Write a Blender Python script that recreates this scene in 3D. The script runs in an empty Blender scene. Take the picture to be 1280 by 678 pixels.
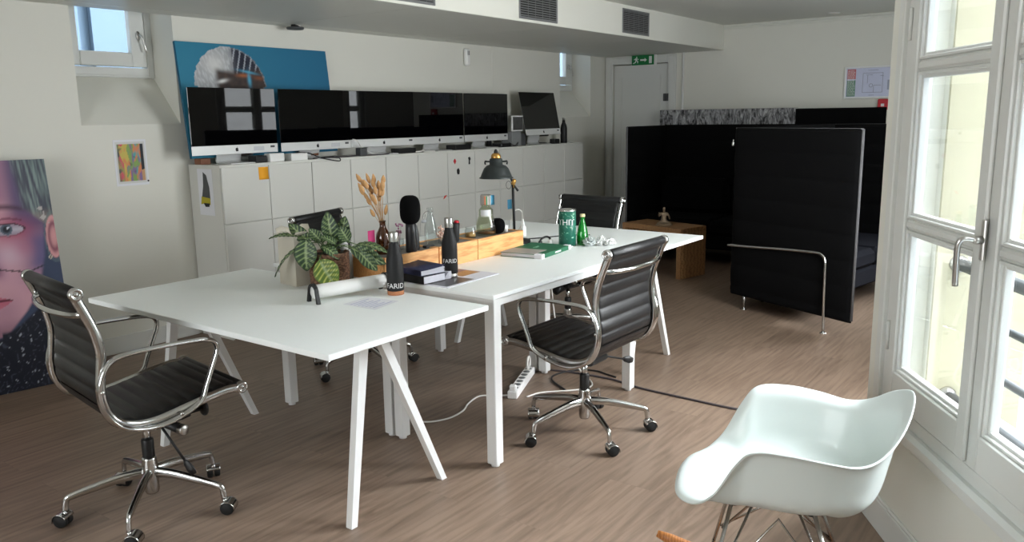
import bpy, math, random
from mathutils import Vector, Matrix, noise as _n
random.seed(7)
C = bpy.context.scene.collection
PI = math.pi
def R(d): return math.radians(d)
def lin(c):
    c /= 255.0
    return c/12.92 if c <= .04045 else ((c+.055)/1.055)**2.4
def rgb(r, g, b): return (lin(r), lin(g), lin(b), 1.0)

# ---------------------------------------------------------------- materials
def mat(name, col, rough=.5, metal=0.0, var=.06, scale=14.0, bump=0.0, bscale=60.0, spec=.5, coat=0.0, trans=0.0, ior=1.45):
    m = bpy.data.materials.new(name); m.use_nodes = True
    nt = m.node_tree; N = nt.nodes; L = nt.links
    b = N['Principled BSDF']
    b.inputs['Roughness'].default_value = rough
    b.inputs['Metallic'].default_value = metal
    b.inputs['Specular IOR Level'].default_value = spec
    b.inputs['Coat Weight'].default_value = coat
    b.inputs['Transmission Weight'].default_value = trans
    b.inputs['IOR'].default_value = ior
    tc = N.new('ShaderNodeTexCoord')
    nz = N.new('ShaderNodeTexNoise'); nz.inputs['Scale'].default_value = scale; nz.inputs['Detail'].default_value = 4
    L.new(tc.outputs['Object'], nz.inputs['Vector'])
    mx = N.new('ShaderNodeMix'); mx.data_type = 'RGBA'
    mx.inputs['A'].default_value = tuple(max(0, x*(1-var)) for x in col[:3])+(1,)
    mx.inputs['B'].default_value = tuple(min(1, x*(1+var)) for x in col[:3])+(1,)
    L.new(nz.outputs['Fac'], mx.inputs['Factor'])
    L.new(mx.outputs['Result'], b.inputs['Base Color'])
    if bump:
        n2 = N.new('ShaderNodeTexNoise'); n2.inputs['Scale'].default_value = bscale; n2.inputs['Detail'].default_value = 3
        L.new(tc.outputs['Object'], n2.inputs['Vector'])
        bp = N.new('ShaderNodeBump'); bp.inputs['Strength'].default_value = bump; bp.inputs['Distance'].default_value = .004
        L.new(n2.outputs['Fac'], bp.inputs['Height']); L.new(bp.outputs['Normal'], b.inputs['Normal'])
    return m

def thin_glass(name, tint=(1, 1, 1, 1), refl=.06):
    m = bpy.data.materials.new(name); m.use_nodes = True
    nt = m.node_tree; N = nt.nodes; L = nt.links
    N.remove(N['Principled BSDF']); out = N['Material Output']
    tr = N.new('ShaderNodeBsdfTransparent'); tr.inputs['Color'].default_value = tint
    gl = N.new('ShaderNodeBsdfGlossy'); gl.inputs['Roughness'].default_value = .02
    lw = N.new('ShaderNodeLayerWeight'); lw.inputs['Blend'].default_value = .25
    mr = N.new('ShaderNodeMapRange'); mr.inputs['To Min'].default_value = refl*.6; mr.inputs['To Max'].default_value = .6
    L.new(lw.outputs['Facing'], mr.inputs['Value'])
    pw = N.new('ShaderNodeMath'); pw.operation = 'POWER'; pw.inputs[1].default_value = 1.6
    L.new(mr.outputs['Result'], pw.inputs[0])
    mx = N.new('ShaderNodeMixShader')
    L.new(pw.outputs[0], mx.inputs[0]); L.new(tr.outputs[0], mx.inputs[1]); L.new(gl.outputs[0], mx.inputs[2])
    L.new(mx.outputs[0], out.inputs['Surface'])
    return m

def wood(name, c1, c2, axis='X', scale=6.0, rough=.5, stretch=9.0, dist=2.5):
    m = bpy.data.materials.new(name); m.use_nodes = True
    nt = m.node_tree; N = nt.nodes; L = nt.links; b = N['Principled BSDF']
    tc = N.new('ShaderNodeTexCoord'); mp = N.new('ShaderNodeMapping')
    s = {'X': (1, stretch, stretch), 'Y': (stretch, 1, stretch), 'Z': (stretch, stretch, 1)}[axis]
    mp.inputs['Scale'].default_value = s
    L.new(tc.outputs['Object'], mp.inputs['Vector'])
    w = N.new('ShaderNodeTexNoise'); w.inputs['Scale'].default_value = scale; w.inputs['Detail'].default_value = 5; w.inputs['Distortion'].default_value = dist
    L.new(mp.outputs['Vector'], w.inputs['Vector'])
    wv = N.new('ShaderNodeTexWave'); wv.inputs['Scale'].default_value = scale*.6; wv.inputs['Distortion'].default_value = 7; wv.inputs['Detail'].default_value = 3
    wv.bands_direction = {'X': 'Y', 'Y': 'X', 'Z': 'X'}[axis]
    L.new(mp.outputs['Vector'], wv.inputs['Vector'])
    ad = N.new('ShaderNodeMath'); ad.operation = 'MULTIPLY_ADD'; ad.inputs[1].default_value = .45; 
    L.new(wv.outputs['Fac'], ad.inputs[0]); L.new(w.outputs['Fac'], ad.inputs[2])
    rp = N.new('ShaderNodeValToRGB')
    rp.color_ramp.elements[0].position = .35; rp.color_ramp.elements[0].color = c1
    rp.color_ramp.elements[1].position = .95; rp.color_ramp.elements[1].color = c2
    L.new(ad.outputs[0], rp.inputs['Fac']); L.new(rp.outputs['Color'], b.inputs['Base Color'])
    b.inputs['Roughness'].default_value = rough
    return m

def attr_mat(name, rough=.5, spec=.4):
    m = bpy.data.materials.new(name); m.use_nodes = True
    nt = m.node_tree; b = nt.nodes['Principled BSDF']
    a = nt.nodes.new('ShaderNodeAttribute'); a.attribute_name = 'art'
    nt.links.new(a.outputs['Color'], b.inputs['Base Color'])
    b.inputs['Roughness'].default_value = rough; b.inputs['Specular IOR Level'].default_value = spec
    return m

def floor_mat():
    m = bpy.data.materials.new('oak_laminate_floor'); m.use_nodes = True
    nt = m.node_tree; N = nt.nodes; L = nt.links; b = N['Principled BSDF']
    tc = N.new('ShaderNodeTexCoord')
    br = N.new('ShaderNodeTexBrick'); br.offset = .37; br.inputs['Scale'].default_value = 1.0
    br.inputs['Brick Width'].default_value = 1.35; br.inputs['Row Height'].default_value = .19
    br.inputs['Mortar Size'].default_value = .0012; br.inputs['Mortar Smooth'].default_value = .3
    br.inputs['Color1'].default_value = (.25, .25, .25, 1); br.inputs['Color2'].default_value = (.75, .75, .75, 1); br.inputs['Mortar'].default_value = (.1, .1, .1, 1)
    L.new(tc.outputs['Object'], br.inputs['Vector'])
    # every plank shifts its grain a little
    sx = N.new('ShaderNodeSeparateXYZ'); L.new(tc.outputs['Object'], sx.inputs[0])
    sc = N.new('ShaderNodeSeparateColor'); L.new(br.outputs['Color'], sc.inputs[0])
    mu = N.new('ShaderNodeMath'); mu.operation = 'MULTIPLY'; mu.inputs[1].default_value = 9.0; L.new(sc.outputs[0], mu.inputs[0])
    cb = N.new('ShaderNodeCombineXYZ')
    L.new(sx.outputs[0], cb.inputs[0]); L.new(sx.outputs[1], cb.inputs[1]); L.new(mu.outputs[0], cb.inputs[2])
    mp = N.new('ShaderNodeMapping'); mp.inputs['Scale'].default_value = (1.1, 9.0, 1.0); L.new(cb.outputs[0], mp.inputs['Vector'])
    n1 = N.new('ShaderNodeTexNoise'); n1.inputs['Scale'].default_value = 1.3; n1.inputs['Detail'].default_value = 7; n1.inputs['Distortion'].default_value = 2.6
    L.new(mp.outputs[0], n1.inputs['Vector'])
    wv = N.new('ShaderNodeTexWave'); wv.bands_direction = 'Y'; wv.inputs['Scale'].default_value = .9; wv.inputs['Distortion'].default_value = 14.0; wv.inputs['Detail'].default_value = 3; wv.inputs['Detail Scale'].default_value = .8
    L.new(mp.outputs[0], wv.inputs['Vector'])
    mp2 = N.new('ShaderNodeMapping'); mp2.inputs['Scale'].default_value = (5, 110, 1); L.new(cb.outputs[0], mp2.inputs['Vector'])
    n2 = N.new('ShaderNodeTexNoise'); n2.inputs['Scale'].default_value = 1.0; n2.inputs['Detail'].default_value = 3; L.new(mp2.outputs[0], n2.inputs['Vector'])
    a1 = N.new('ShaderNodeMath'); a1.operation = 'MULTIPLY_ADD'; a1.inputs[1].default_value = .16; L.new(wv.outputs['Fac'], a1.inputs[0]); L.new(n1.outputs['Fac'], a1.inputs[2])
    a2 = N.new('ShaderNodeMath'); a2.operation = 'MULTIPLY_ADD'; a2.inputs[1].default_value = .28; L.new(n2.outputs['Fac'], a2.inputs[0]); L.new(a1.outputs[0], a2.inputs[2])
    rp = N.new('ShaderNodeValToRGB'); E = rp.color_ramp.elements
    E[0].position = .32; E[0].color = FLOOR_D; E[1].position = .86; E[1].color = FLOOR_L
    L.new(a2.outputs[0], rp.inputs['Fac'])
    mx = N.new('ShaderNodeMix'); mx.data_type = 'RGBA'; mx.blend_type = 'MULTIPLY'; mx.inputs['Factor'].default_value = .45
    L.new(rp.outputs['Color'], mx.inputs['A'])
    mr = N.new('ShaderNodeMapRange'); mr.inputs['From Min'].default_value = .1; mr.inputs['From Max'].default_value = .75; mr.inputs['To Min'].default_value = .55; mr.inputs['To Max'].default_value = 1.0
    L.new(sc.outputs[0], mr.inputs['Value']); L.new(mr.outputs[0], mx.inputs['B'])
    L.new(mx.outputs['Result'], b.inputs['Base Color'])
    b.inputs['Roughness'].default_value = .42; b.inputs['Specular IOR Level'].default_value = .4
    bp = N.new('ShaderNodeBump'); bp.inputs['Strength'].default_value = .12; bp.inputs['Distance'].default_value = .002
    L.new(a2.outputs[0], bp.inputs['Height']); L.new(bp.outputs['Normal'], b.inputs['Normal'])
    return m

FLOOR_D = rgb(96, 78, 65); FLOOR_L = rgb(136, 116, 100)
M = {}
def defmats():
    M['wall'] = mat('white_wall_paint', rgb(216, 215, 206), .7, var=.015, scale=3, bump=.05, bscale=120)
    M['ceil'] = mat('white_ceiling_paint', rgb(214, 214, 206), .7, var=.015, scale=3)
    M['soffit'] = mat('satin_soffit_panels', rgb(199, 199, 191), .38, var=.03, scale=2)
    M['trim'] = mat('white_gloss_paint', rgb(208, 209, 205), .35, var=.01)
    M['floor'] = floor_mat()
    M['cream'] = mat('cream_render', rgb(180, 174, 150), .9, var=.05, scale=5)
    M['stone'] = mat('pale_stone_ledge', rgb(205, 210, 210), .8, var=.08)
    M['zinc'] = mat('zinc_roof', rgb(120, 134, 146), .6, var=.12, scale=6)
    M['facade'] = mat('pale_facade', rgb(170, 172, 170), .9, var=.05)
    M['bluefacade'] = mat('blue_grey_panels', rgb(74, 92, 108), .8, var=.25, scale=2)
    M['rail'] = mat('grey_painted_iron', rgb(74, 78, 82), .5, var=.1)
    M['glass'] = thin_glass('window_glass')
    M['desk'] = mat('white_laminate', rgb(236, 240, 239), .42, var=.015, scale=5)
    M['deskedge'] = mat('white_laminate_edge', rgb(228, 230, 230), .4, var=.01)
    M['metalwhite'] = mat('white_powder_coat', rgb(222, 223, 222), .4, var=.015)
    M['cab'] = mat('white_cabinet_foil', rgb(208, 208, 202), .45, var=.015, scale=4)
    M['dark'] = mat('dark_gap', rgb(30, 29, 28), .9)
    M['chrome'] = mat('polished_aluminium', rgb(196, 196, 195), .12, 1.0, var=.02)
    M['alu'] = mat('brushed_aluminium', rgb(222, 223, 222), .38, .35, var=.02)
    M['leather'] = mat('black_leather', rgb(20, 20, 21), .40, var=.12, scale=30, bump=.2, bscale=300, spec=.4)
    M['blackplastic'] = mat('black_plastic', rgb(22, 22, 23), .45, var=.1)
    M['blackmatte'] = mat('black_matte', rgb(18, 18, 19), .62, var=.1)
    M['foam'] = mat('black_foam', rgb(9, 9, 10), .95, var=.3, scale=200, bump=.6, bscale=400, spec=.1)
    M['rubber'] = mat('black_rubber', rgb(20, 20, 20), .7, var=.1)
    M['screen'] = mat('black_screen_glass', rgb(3, 3, 4), .02, var=0, spec=.5)
    M['fabric'] = mat('black_wool_fabric', rgb(11, 11, 12), .95, var=.2, scale=80, bump=.3, bscale=300, spec=.1)
    M['fabricblue'] = mat('dark_navy_fabric', rgb(25, 26, 32), .95, var=.15, scale=80, spec=.1)
    M['piping'] = mat('grey_piping', rgb(96, 96, 98), .7)
    M['oak'] = wood('oak_veneer', rgb(120, 84, 52), rgb(164, 122, 80), 'X', 5, .5)
    M['pine'] = wood('pine_wood', rgb(196, 126, 66), rgb(232, 178, 116), 'X', 7, .5)
    M['rocker'] = wood('rocker_wood', rgb(150, 92, 44), rgb(190, 124, 66), 'X', 6, .45)
    M['shell'] = mat('white_plastic_shell', rgb(214, 222, 219), .33, var=.01, scale=4, coat=.15)
    M['cork'] = mat('cork', rgb(176, 118, 82), .9, var=.2, scale=120)
    M['steel'] = mat('brushed_steel', rgb(190, 188, 184), .28, 1.0, var=.04)
    M['wire'] = mat('chromed_wire', rgb(190, 188, 186), .2, 1.0, var=.03)
    M['brass'] = mat('brass', rgb(196, 150, 84), .28, 1.0, var=.05)
    M['lampblack'] = mat('dark_green_black_enamel', rgb(32, 38, 38), .4, var=.05)
    M['bulb'] = mat('white_bulb', rgb(235, 232, 225), .4, var=.01)
    M['white'] = mat('white_plastic', rgb(228, 228, 226), .4, var=.01)
    M['paper'] = mat('white_paper', rgb(222, 223, 228), .8, var=.02)
    M['letter'] = mat('white_lettering', rgb(225, 225, 225), .5, var=.01)
    M['orange'] = mat('orange_sticky_note', rgb(238, 166, 36), .7, var=.04)
    M['pink'] = mat('pink_sticky_note', rgb(240, 84, 150), .7, var=.04)
    M['blue'] = mat('light_blue_sticky_note', rgb(86, 168, 206), .7, var=.04)
    M['red'] = mat('red_plastic', rgb(190, 32, 44), .45, var=.05)
    M['coral'] = mat('coral_paint', rgb(226, 92, 84), .6, var=.05)
    M['green'] = mat('emergency_green', rgb(16, 112, 56), .45, var=.03)
    M['bookgreen'] = mat('green_book_cloth', rgb(28, 96, 66), .6, var=.06)
    M['navy'] = mat('navy_notebook_cover', rgb(28, 34, 66), .55, var=.08)
    M['pages'] = mat('paper_pages', rgb(214, 214, 222), .85, var=.06, scale=90)
    M['grey'] = mat('grey_plastic', rgb(128, 130, 130), .5, var=.04)
    M['greyd'] = mat('dark_grey_metal', rgb(70, 72, 74), .45, var=.04)
    M['ventgrey'] = mat('grey_vent_metal', rgb(120, 121, 122), .45, .3, var=.04)
    M['amber'] = mat('amber_glass', rgb(92, 46, 14), .06, var=.05, coat=.6, trans=.55)
    M['bottlegreen'] = mat('green_glass', rgb(20, 150, 48), .05, var=.04, coat=.5, trans=.6)
    M['clear'] = thin_glass('clear_glass', (.93, .95, .95, 1), .16)
    M['liquid'] = thin_glass('greenish_glass', (.86, .88, .80, 1), .2)
    M['dry'] = mat('dried_bunny_tails', rgb(196, 152, 104), .95, var=.25, scale=150, bump=.5, bscale=400)
    M['stem'] = mat('dried_stems', rgb(200, 160, 112), .9, var=.15)
    M['dusty'] = mat('dusty_pink_petals', rgb(176, 120, 150), .9, var=.25, scale=120)
    M['wicker'] = None
    M['cablewhite'] = mat('white_cable', rgb(215, 213, 208), .5, var=.02)
    M['cableblack'] = mat('black_cable', rgb(24, 24, 26), .5, var=.05)
    M['cablegrey'] = mat('grey_cable', rgb(72, 66, 70), .5, var=.05)
    M['brown'] = mat('brown_block', rgb(120, 76, 52), .6, var=.12)
    M['clay'] = mat('bronze_figurine', rgb(140, 122, 100), .45, .4, var=.15, scale=60)
    M['sticker'] = mat('pale_grey_sticker', rgb(196, 198, 202), .6, var=.12, scale=200)
    M['beige'] = mat('beige_box_card', rgb(196, 190, 176), .8, var=.04)
    M['spray'] = mat('grey_spray_bottle', rgb(120, 124, 122), .35, var=.04)
    M['silver'] = mat('silver_can_rim', rgb(205, 206, 204), .25, 1.0, var=.03)
    M['tan'] = mat('tan_cork_lid', rgb(198, 156, 96), .7, var=.1)
    w = bpy.data.materials.new('woven_wicker'); w.use_nodes = True; nt = w.node_tree; N = nt.nodes; L = nt.links; b = N['Principled BSDF']
    tc = N.new('ShaderNodeTexCoord'); ck = N.new('ShaderNodeTexVoronoi'); ck.inputs['Scale'].default_value = 95
    mp = N.new('ShaderNodeMapping'); mp.inputs['Scale'].default_value = (.8, .8, 1.5); L.new(tc.outputs['Object'], mp.inputs[0]); L.new(mp.outputs[0], ck.inputs['Vector'])
    rp = N.new('ShaderNodeValToRGB'); rp.color_ramp.elements[0].color = rgb(150, 112, 84); rp.color_ramp.elements[1].color = rgb(88, 60, 44); rp.color_ramp.elements[1].position = .7
    L.new(ck.outputs['Distance'], rp.inputs[0]); L.new(rp.outputs[0], b.inputs['Base Color']); b.inputs['Roughness'].default_value = .8
    bp = N.new('ShaderNodeBump'); bp.inputs['Strength'].default_value = .5; bp.inputs['Distance'].default_value = .004; bp.invert = True
    L.new(ck.outputs['Distance'], bp.inputs['Height']); L.new(bp.outputs[0], b.inputs['Normal'])
    M['wicker'] = w
    # crinkled plastic film: pale creases running mostly upright
    w = bpy.data.materials.new('crinkled_plastic_film'); w.use_nodes = True; nt = w.node_tree; N = nt.nodes; L = nt.links; b = N['Principled BSDF']
    tc = N.new('ShaderNodeTexCoord'); mp = N.new('ShaderNodeMapping'); mp.inputs['Scale'].default_value = (1, 11, 4); L.new(tc.outputs['Object'], mp.inputs[0])
    n1 = N.new('ShaderNodeTexNoise'); n1.inputs['Scale'].default_value = 2.2; n1.inputs['Detail'].default_value = 8; n1.inputs['Roughness'].default_value = .68; n1.inputs['Distortion'].default_value = 1.2; L.new(mp.outputs[0], n1.inputs['Vector'])
    rp = N.new('ShaderNodeValToRGB'); E = rp.color_ramp.elements; E[0].position = .40; E[0].color = rgb(58, 58, 60); E[1].position = .72; E[1].color = rgb(214, 214, 216)
    L.new(n1.outputs['Fac'], rp.inputs[0]); L.new(rp.outputs[0], b.inputs['Base Color']); b.inputs['Roughness'].default_value = .22
    bp = N.new('ShaderNodeBump'); bp.inputs['Strength'].default_value = .8; bp.inputs['Distance'].default_value = .03; L.new(n1.outputs['Fac'], bp.inputs['Height']); L.new(bp.outputs[0], b.inputs['Normal'])
    M['film'] = w
    # calathea leaf: UV-free, uses 'art' attribute
    M['leaf'] = attr_mat('striped_leaf', .45, .5)
    M['art'] = attr_mat('printed_canvas', .55, .3)
    M['print'] = attr_mat('printed_paper', .6, .3)
defmats()

# ---------------------------------------------------------------- mesh building
class MB:
    def __init__(s): s.v = []; s.f = []; s.sm = []; s.c = None
    def add(s, vs, fs, smooth=False):
        o = len(s.v); s.v += [tuple(x) for x in vs]
        for f in fs: s.f.append(tuple(i+o for i in f)); s.sm.append(smooth)
        return s
    def box(s, x0, x1, y0, y1, z0, z1, mtx=None, bev=0.0):
        if x0 > x1: x0, x1 = x1, x0
        if y0 > y1: y0, y1 = y1, y0
        if z0 > z1: z0, z1 = z1, z0
        if bev > 0:
            b = min(bev, (x1-x0)*.45, (y1-y0)*.45, (z1-z0)*.45)
            vs = []; idx = {}
            for ix in (0, 1):
                for iy in (0, 1):
                    for iz in (0, 1):
                        X = (x0, x1)[ix]; Y = (y0, y1)[iy]; Z = (z0, z1)[iz]
                        sx = 1 if ix == 0 else -1; sy = 1 if iy == 0 else -1; sz = 1 if iz == 0 else -1
                        for a, p in enumerate(((X, Y+sy*b, Z+sz*b), (X+sx*b, Y, Z+sz*b), (X+sx*b, Y+sy*b, Z))):
                            idx[(ix, iy, iz, a)] = len(vs); vs.append(p)
            q = lambda *t: idx[t]
            fs = []
            for i in (0, 1):
                f = [q(i, 0, 0, 0), q(i, 1, 0, 0), q(i, 1, 1, 0), q(i, 0, 1, 0)]; fs.append(f if i else f[::-1])
                f = [q(0, i, 0, 1), q(0, i, 1, 1), q(1, i, 1, 1), q(1, i, 0, 1)]; fs.append(f if i else f[::-1])
                f = [q(0, 0, i, 2), q(1, 0, i, 2), q(1, 1, i, 2), q(0, 1, i, 2)]; fs.append(f if i else f[::-1])
            for i in (0, 1):
                for j in (0, 1):
                    f = [q(0, i, j, 1), q(1, i, j, 1), q(1, i, j, 2), q(0, i, j, 2)]; fs.append(f if i != j else f[::-1])
                    f = [q(i, 0, j, 0), q(i, 0, j, 2), q(i, 1, j, 2), q(i, 1, j, 0)]; fs.append(f if i != j else f[::-1])
                    f = [q(i, j, 0, 0), q(i, j, 1, 0), q(i, j, 1, 1), q(i, j, 0, 1)]; fs.append(f if i != j else f[::-1])
            for i in (0, 1):
                for j in (0, 1):
                    for k in (0, 1):
                        f = [q(i, j, k, 0), q(i, j, k, 1), q(i, j, k, 2)]
                        fs.append(f if (i+j+k) % 2 == 1 else f[::-1])
        else:
            vs = [(x, y, z) for x in (x0, x1) for y in (y0, y1) for z in (z0, z1)]
            fs = [(0, 1, 3, 2), (4, 6, 7, 5), (0, 4, 5, 1), (2, 3, 7, 6), (0, 2, 6, 4), (1, 5, 7, 3)]
        if mtx is not None: vs = [mtx @ Vector(p) for p in vs]
        return s.add(vs, fs)
    def tube(s, pts, r, seg=8, closed=False, cap=True, flat=None, up=None):
        """sweep; r a number or list; flat=(a,b) elliptical radii (a along the frame normal, b along the binormal)"""
        P = [Vector(p) for p in pts]; n = len(P)
        rs = r if isinstance(r, (list, tuple)) else [r]*n
        T = []
        for i in range(n):
            a = P[i-1] if (i > 0 or closed) else P[i]; b = P[(i+1) % n] if (i < n-1 or closed) else P[i]
            t = (b-a); T.append(t.normalized() if t.length > 1e-9 else Vector((0, 0, 1)))
        if up is None:
            up = Vector((0, 0, 1)) if abs(T[0].z) < .9 else Vector((1, 0, 0))
        nrm = (Vector(up)-T[0]*T[0].dot(Vector(up))).normalized()
        vs = []; fs = []
        for i in range(n):
            nrm = (nrm-T[i]*T[i].dot(nrm))
            nrm = nrm.normalized() if nrm.length > 1e-6 else T[i].orthogonal().normalized()
            bn = T[i].cross(nrm)
            fa, fb = flat if flat else (1, 1)
            for k in range(seg):
                a = 2*PI*k/seg
                vs.append(P[i]+nrm*math.cos(a)*rs[i]*fa+bn*math.sin(a)*rs[i]*fb)
        m = n if closed else n-1
        for i in range(m):
            j = (i+1) % n
            for k in range(seg):
                l = (k+1) % seg
                fs.append((i*seg+k, i*seg+l, j*seg+l, j*seg+k))
        if cap and not closed:
            fs.append(tuple(range(seg))[::-1]); fs.append(tuple((n-1)*seg+k for k in range(seg)))
        return s.add(vs, fs, True)
    def lathe(s, prof, c=(0, 0, 0), seg=24, mtx=None, smooth=True, sx=1.0, sy=1.0):
        vs = []; fs = []
        n = len(prof)
        for r, z in prof:
            for k in range(seg):
                a = 2*PI*k/seg; vs.append(Vector((r*math.cos(a)*sx, r*math.sin(a)*sy, z)))
        for i in range(n-1):
            for k in range(seg):
                l = (k+1) % seg; fs.append((i*seg+k, i*seg+l, (i+1)*seg+l, (i+1)*seg+k))
        if prof[0][0] > 1e-6: fs.append(tuple(range(seg))[::-1])
        if prof[-1][0] > 1e-6: fs.append(tuple((n-1)*seg+k for k in range(seg)))
        if mtx is not None: vs = [mtx @ p for p in vs]
        vs = [p+Vector(c) for p in vs]
        return s.add(vs, fs, smooth)
    def ball(s, c, rx, ry=None, rz=None, seg=14, rings=9, mtx=None):
        ry = ry or rx; rz = rz or rx
        vs = []; fs = []
        for i in range(rings+1):
            t = PI*i/rings
            for k in range(seg):
                a = 2*PI*k/seg; p = Vector((rx*math.sin(t)*math.cos(a), ry*math.sin(t)*math.sin(a), -rz*math.cos(t)))
                if mtx is not None: p = mtx @ p
                vs.append(p+Vector(c))
        for i in range(rings):
            for k in range(seg):
                l = (k+1) % seg; fs.append((i*seg+k, i*seg+l, (i+1)*seg+l, (i+1)*seg+k))
        return s.add(vs, fs, True)
    def poly(s, pts, thick, n):
        """extruded flat outline; pts in 3-D, thick along n"""
        n = Vector(n).normalized()*thick; k = len(pts)
        vs = [Vector(p) for p in pts]+[Vector(p)+n for p in pts]
        fs = [tuple(range(k))[::-1], tuple(range(k, 2*k))]+[(i, (i+1) % k, k+(i+1) % k, k+i) for i in range(k)]
        return s.add(vs, fs)
    def grid(s, rows, closed=False, smooth=True):
        n = len(rows); m = len(rows[0]); vs = [p for r in rows for p in r]; fs = []
        for i in range(n-1):
            for k in range(m if closed else m-1):
                l = (k+1) % m; fs.append((i*m+k, i*m+l, (i+1)*m+l, (i+1)*m+k))
        return s.add(vs, fs, smooth)
    def build(s, name, material, parent=None, origin=(0, 0, 0), colors=None, auto=None):
        me = bpy.data.meshes.new(name)
        ox, oy, oz = origin
        me.from_pydata([(x-ox, y-oy, z-oz) for x, y, z in s.v], [], s.f)
        me.polygons.foreach_set('use_smooth', s.sm)
        if colors is not None:
            ca = me.color_attributes.new('art', 'FLOAT_COLOR', 'POINT')
            ca.data.foreach_set('color', [c for q in colors for c in q])
        me.update()
        import bmesh
        bm = bmesh.new(); bm.from_mesh(me); bmesh.ops.remove_doubles(bm, verts=bm.verts, dist=1e-6) if colors is None else None
        bmesh.ops.recalc_face_normals(bm, faces=bm.faces)
        if auto is not None:
            for e in bm.edges:
                if len(e.link_faces) == 2 and e.calc_face_angle(0) > auto: e.smooth = False
        bm.to_mesh(me); bm.free()
        o = bpy.data.objects.new(name, me); C.objects.link(o)
        me.materials.append(material)
        if parent is not None: o.parent = parent
        else: o.location = origin
        return o

def tag(o, label=None, cat=None, group=None, kind=None):
    if label: o['label'] = label
    if cat: o['category'] = cat
    if group: o['group'] = group
    if kind: o['kind'] = kind
    return o
def thing(name, loc, label, cat, group=None, rz=0.0):
    o = bpy.data.objects.new(name, None); C.objects.link(o); o.empty_display_size = .05
    o.location = loc; o.rotation_euler = (0, 0, rz)
    return tag(o, label, cat, group)
def struct(o): o['kind'] = 'structure'; return o
def catmull(P, per=6, closed=False):
    P = [Vector(p) for p in P]; n = len(P); out = []
    rng = n if closed else n-1
    for i in range(rng):
        p0 = P[(i-1) % n] if (closed or i > 0) else P[0]*2-P[1]
        p1 = P[i]; p2 = P[(i+1) % n]
        p3 = P[(i+2) % n] if (closed or i+2 < n) else P[-1]*2-P[-2]
        for k in range(per):
            t = k/per
            out.append(.5*((2*p1)+(p2-p0)*t+(2*p0-5*p1+4*p2-p3)*t*t+(3*p1-p0-3*p2+p3)*t**3))
    if not closed: out.append(P[-1])
    return out
def text_mesh(txt, size, extrude=.0004, bold=0.0):
    cu = bpy.data.curves.new('lettering', 'FONT'); cu.body = txt; cu.size = size; cu.extrude = extrude; cu.offset = bold
    cu.align_x = 'CENTER'; cu.align_y = 'CENTER'; cu.resolution_u = 3
    o = bpy.data.objects.new('lettering', cu); C.objects.link(o)
    dg = bpy.context.evaluated_depsgraph_get(); dg.update()
    me = o.evaluated_get(dg).to_mesh()
    vs = [v.co.copy() for v in me.vertices]; fs = [tuple(p.vertices) for p in me.polygons]
    o.evaluated_get(dg).to_mesh_clear()
    bpy.data.objects.remove(o); bpy.data.curves.remove(cu)
    return vs, fs
def wrap_text(mb, txt, size, r, z, ang, sub=True):
    """lettering on an upright cylinder of radius r, centred at angle ang"""
    vs, fs = text_mesh(txt, size, .0003)
    out = []
    for p in vs:
        a = ang+p.x/r
        out.append(((r+.0004+p.z)*math.cos(a), (r+.0004+p.z)*math.sin(a), z+p.y))
    mb.add(out, fs)
# ================================================================ camera
def make_camera():
    f, pitch, roll, a1 = 1015.2, .188044, -.0147317, .6376186
    X = Vector((math.sin(a1), math.cos(a1), 0)); Y = Vector((-math.cos(a1), math.sin(a1), 0))
    fw = Vector((0, math.cos(pitch), -math.sin(pitch))); rt = Vector((1, 0, 0)); up = rt.cross(fw)
    r2 = rt*math.cos(roll)+up*math.sin(roll); u2 = -rt*math.sin(roll)+up*math.cos(roll)
    cv = lambda d: Vector((X.dot(d), Y.dot(d), d.z))
    r2, u2, fw = cv(r2), cv(u2), cv(fw)
    cd = bpy.data.cameras.new('camera'); cd.sensor_width = 36; cd.lens = 36*f/1280; cd.clip_start = .05; cd.clip_end = 200
    co = bpy.data.objects.new('camera', cd); C.objects.link(co)
    co.matrix_world = Matrix(((r2.x, u2.x, -fw.x, 0), (r2.y, u2.y, -fw.y, 0), (r2.z, u2.z, -fw.z, 1.45), (0, 0, 0, 1)))
    bpy.context.scene.camera = co
make_camera()

# ================================================================ the room
CZ = 2.385          # ceiling
SY, SZ = 3.55, 2.125   # soffit edge and underside
LY = 5.01           # long wall on the left
EX = 8.70           # end wall
BX = -2.3           # wall behind the camera
P0 = Vector((2.81, .497, 0)); WA = math.atan2(.545, .839)
W3 = Vector((math.cos(WA), math.sin(WA), 0)); N3 = Vector((-math.sin(WA), math.cos(WA), 0))
WM = Matrix.Translation(P0) @ Matrix.Rotation(WA, 4, 'Z')   # local x along the window wall, y into the room

_k = WM @ Vector((.27, -.42, 0)); _a = WM @ Vector((.14, -.42, 0)); _b = WM @ Vector((.14, -.14, 0)); _c = WM @ Vector((-6.4, -.14, 0))
OUTLINE = [(BX-.2, LY+.34), (BX-.2, _c.y), (_c.x, _c.y), (_b.x, _b.y), (_a.x, _a.y), (_k.x, _k.y-.14), (EX+.2, _k.y-.14), (EX+.2, LY+.34)]
struct(MB().poly([(x, y, -.1) for x, y in OUTLINE], .1, (0, 0, 1)).build('floor', M['floor']))
struct(MB().poly([(x, y, CZ) for x, y in OUTLINE], .12, (0, 0, 1)).build('ceiling', M['ceil']))
b = MB().box(BX, EX, SY, LY, SZ+.012, CZ)
for i, x in enumerate([BX+.0, -.75, .8, 2.35, 3.9, 5.45, 7.0]):
    x1 = [-.75, .8, 2.35, 3.9, 5.45, 7.0, EX][i]
    b.box(x+.003, x1-.003, SY+.008, LY-.16, SZ, SZ+.012)
    b.box(x+.003, x1-.003, LY-.152, LY, SZ, SZ+.012)
struct(b.build('ceiling_soffit', M['soffit']))
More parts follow.
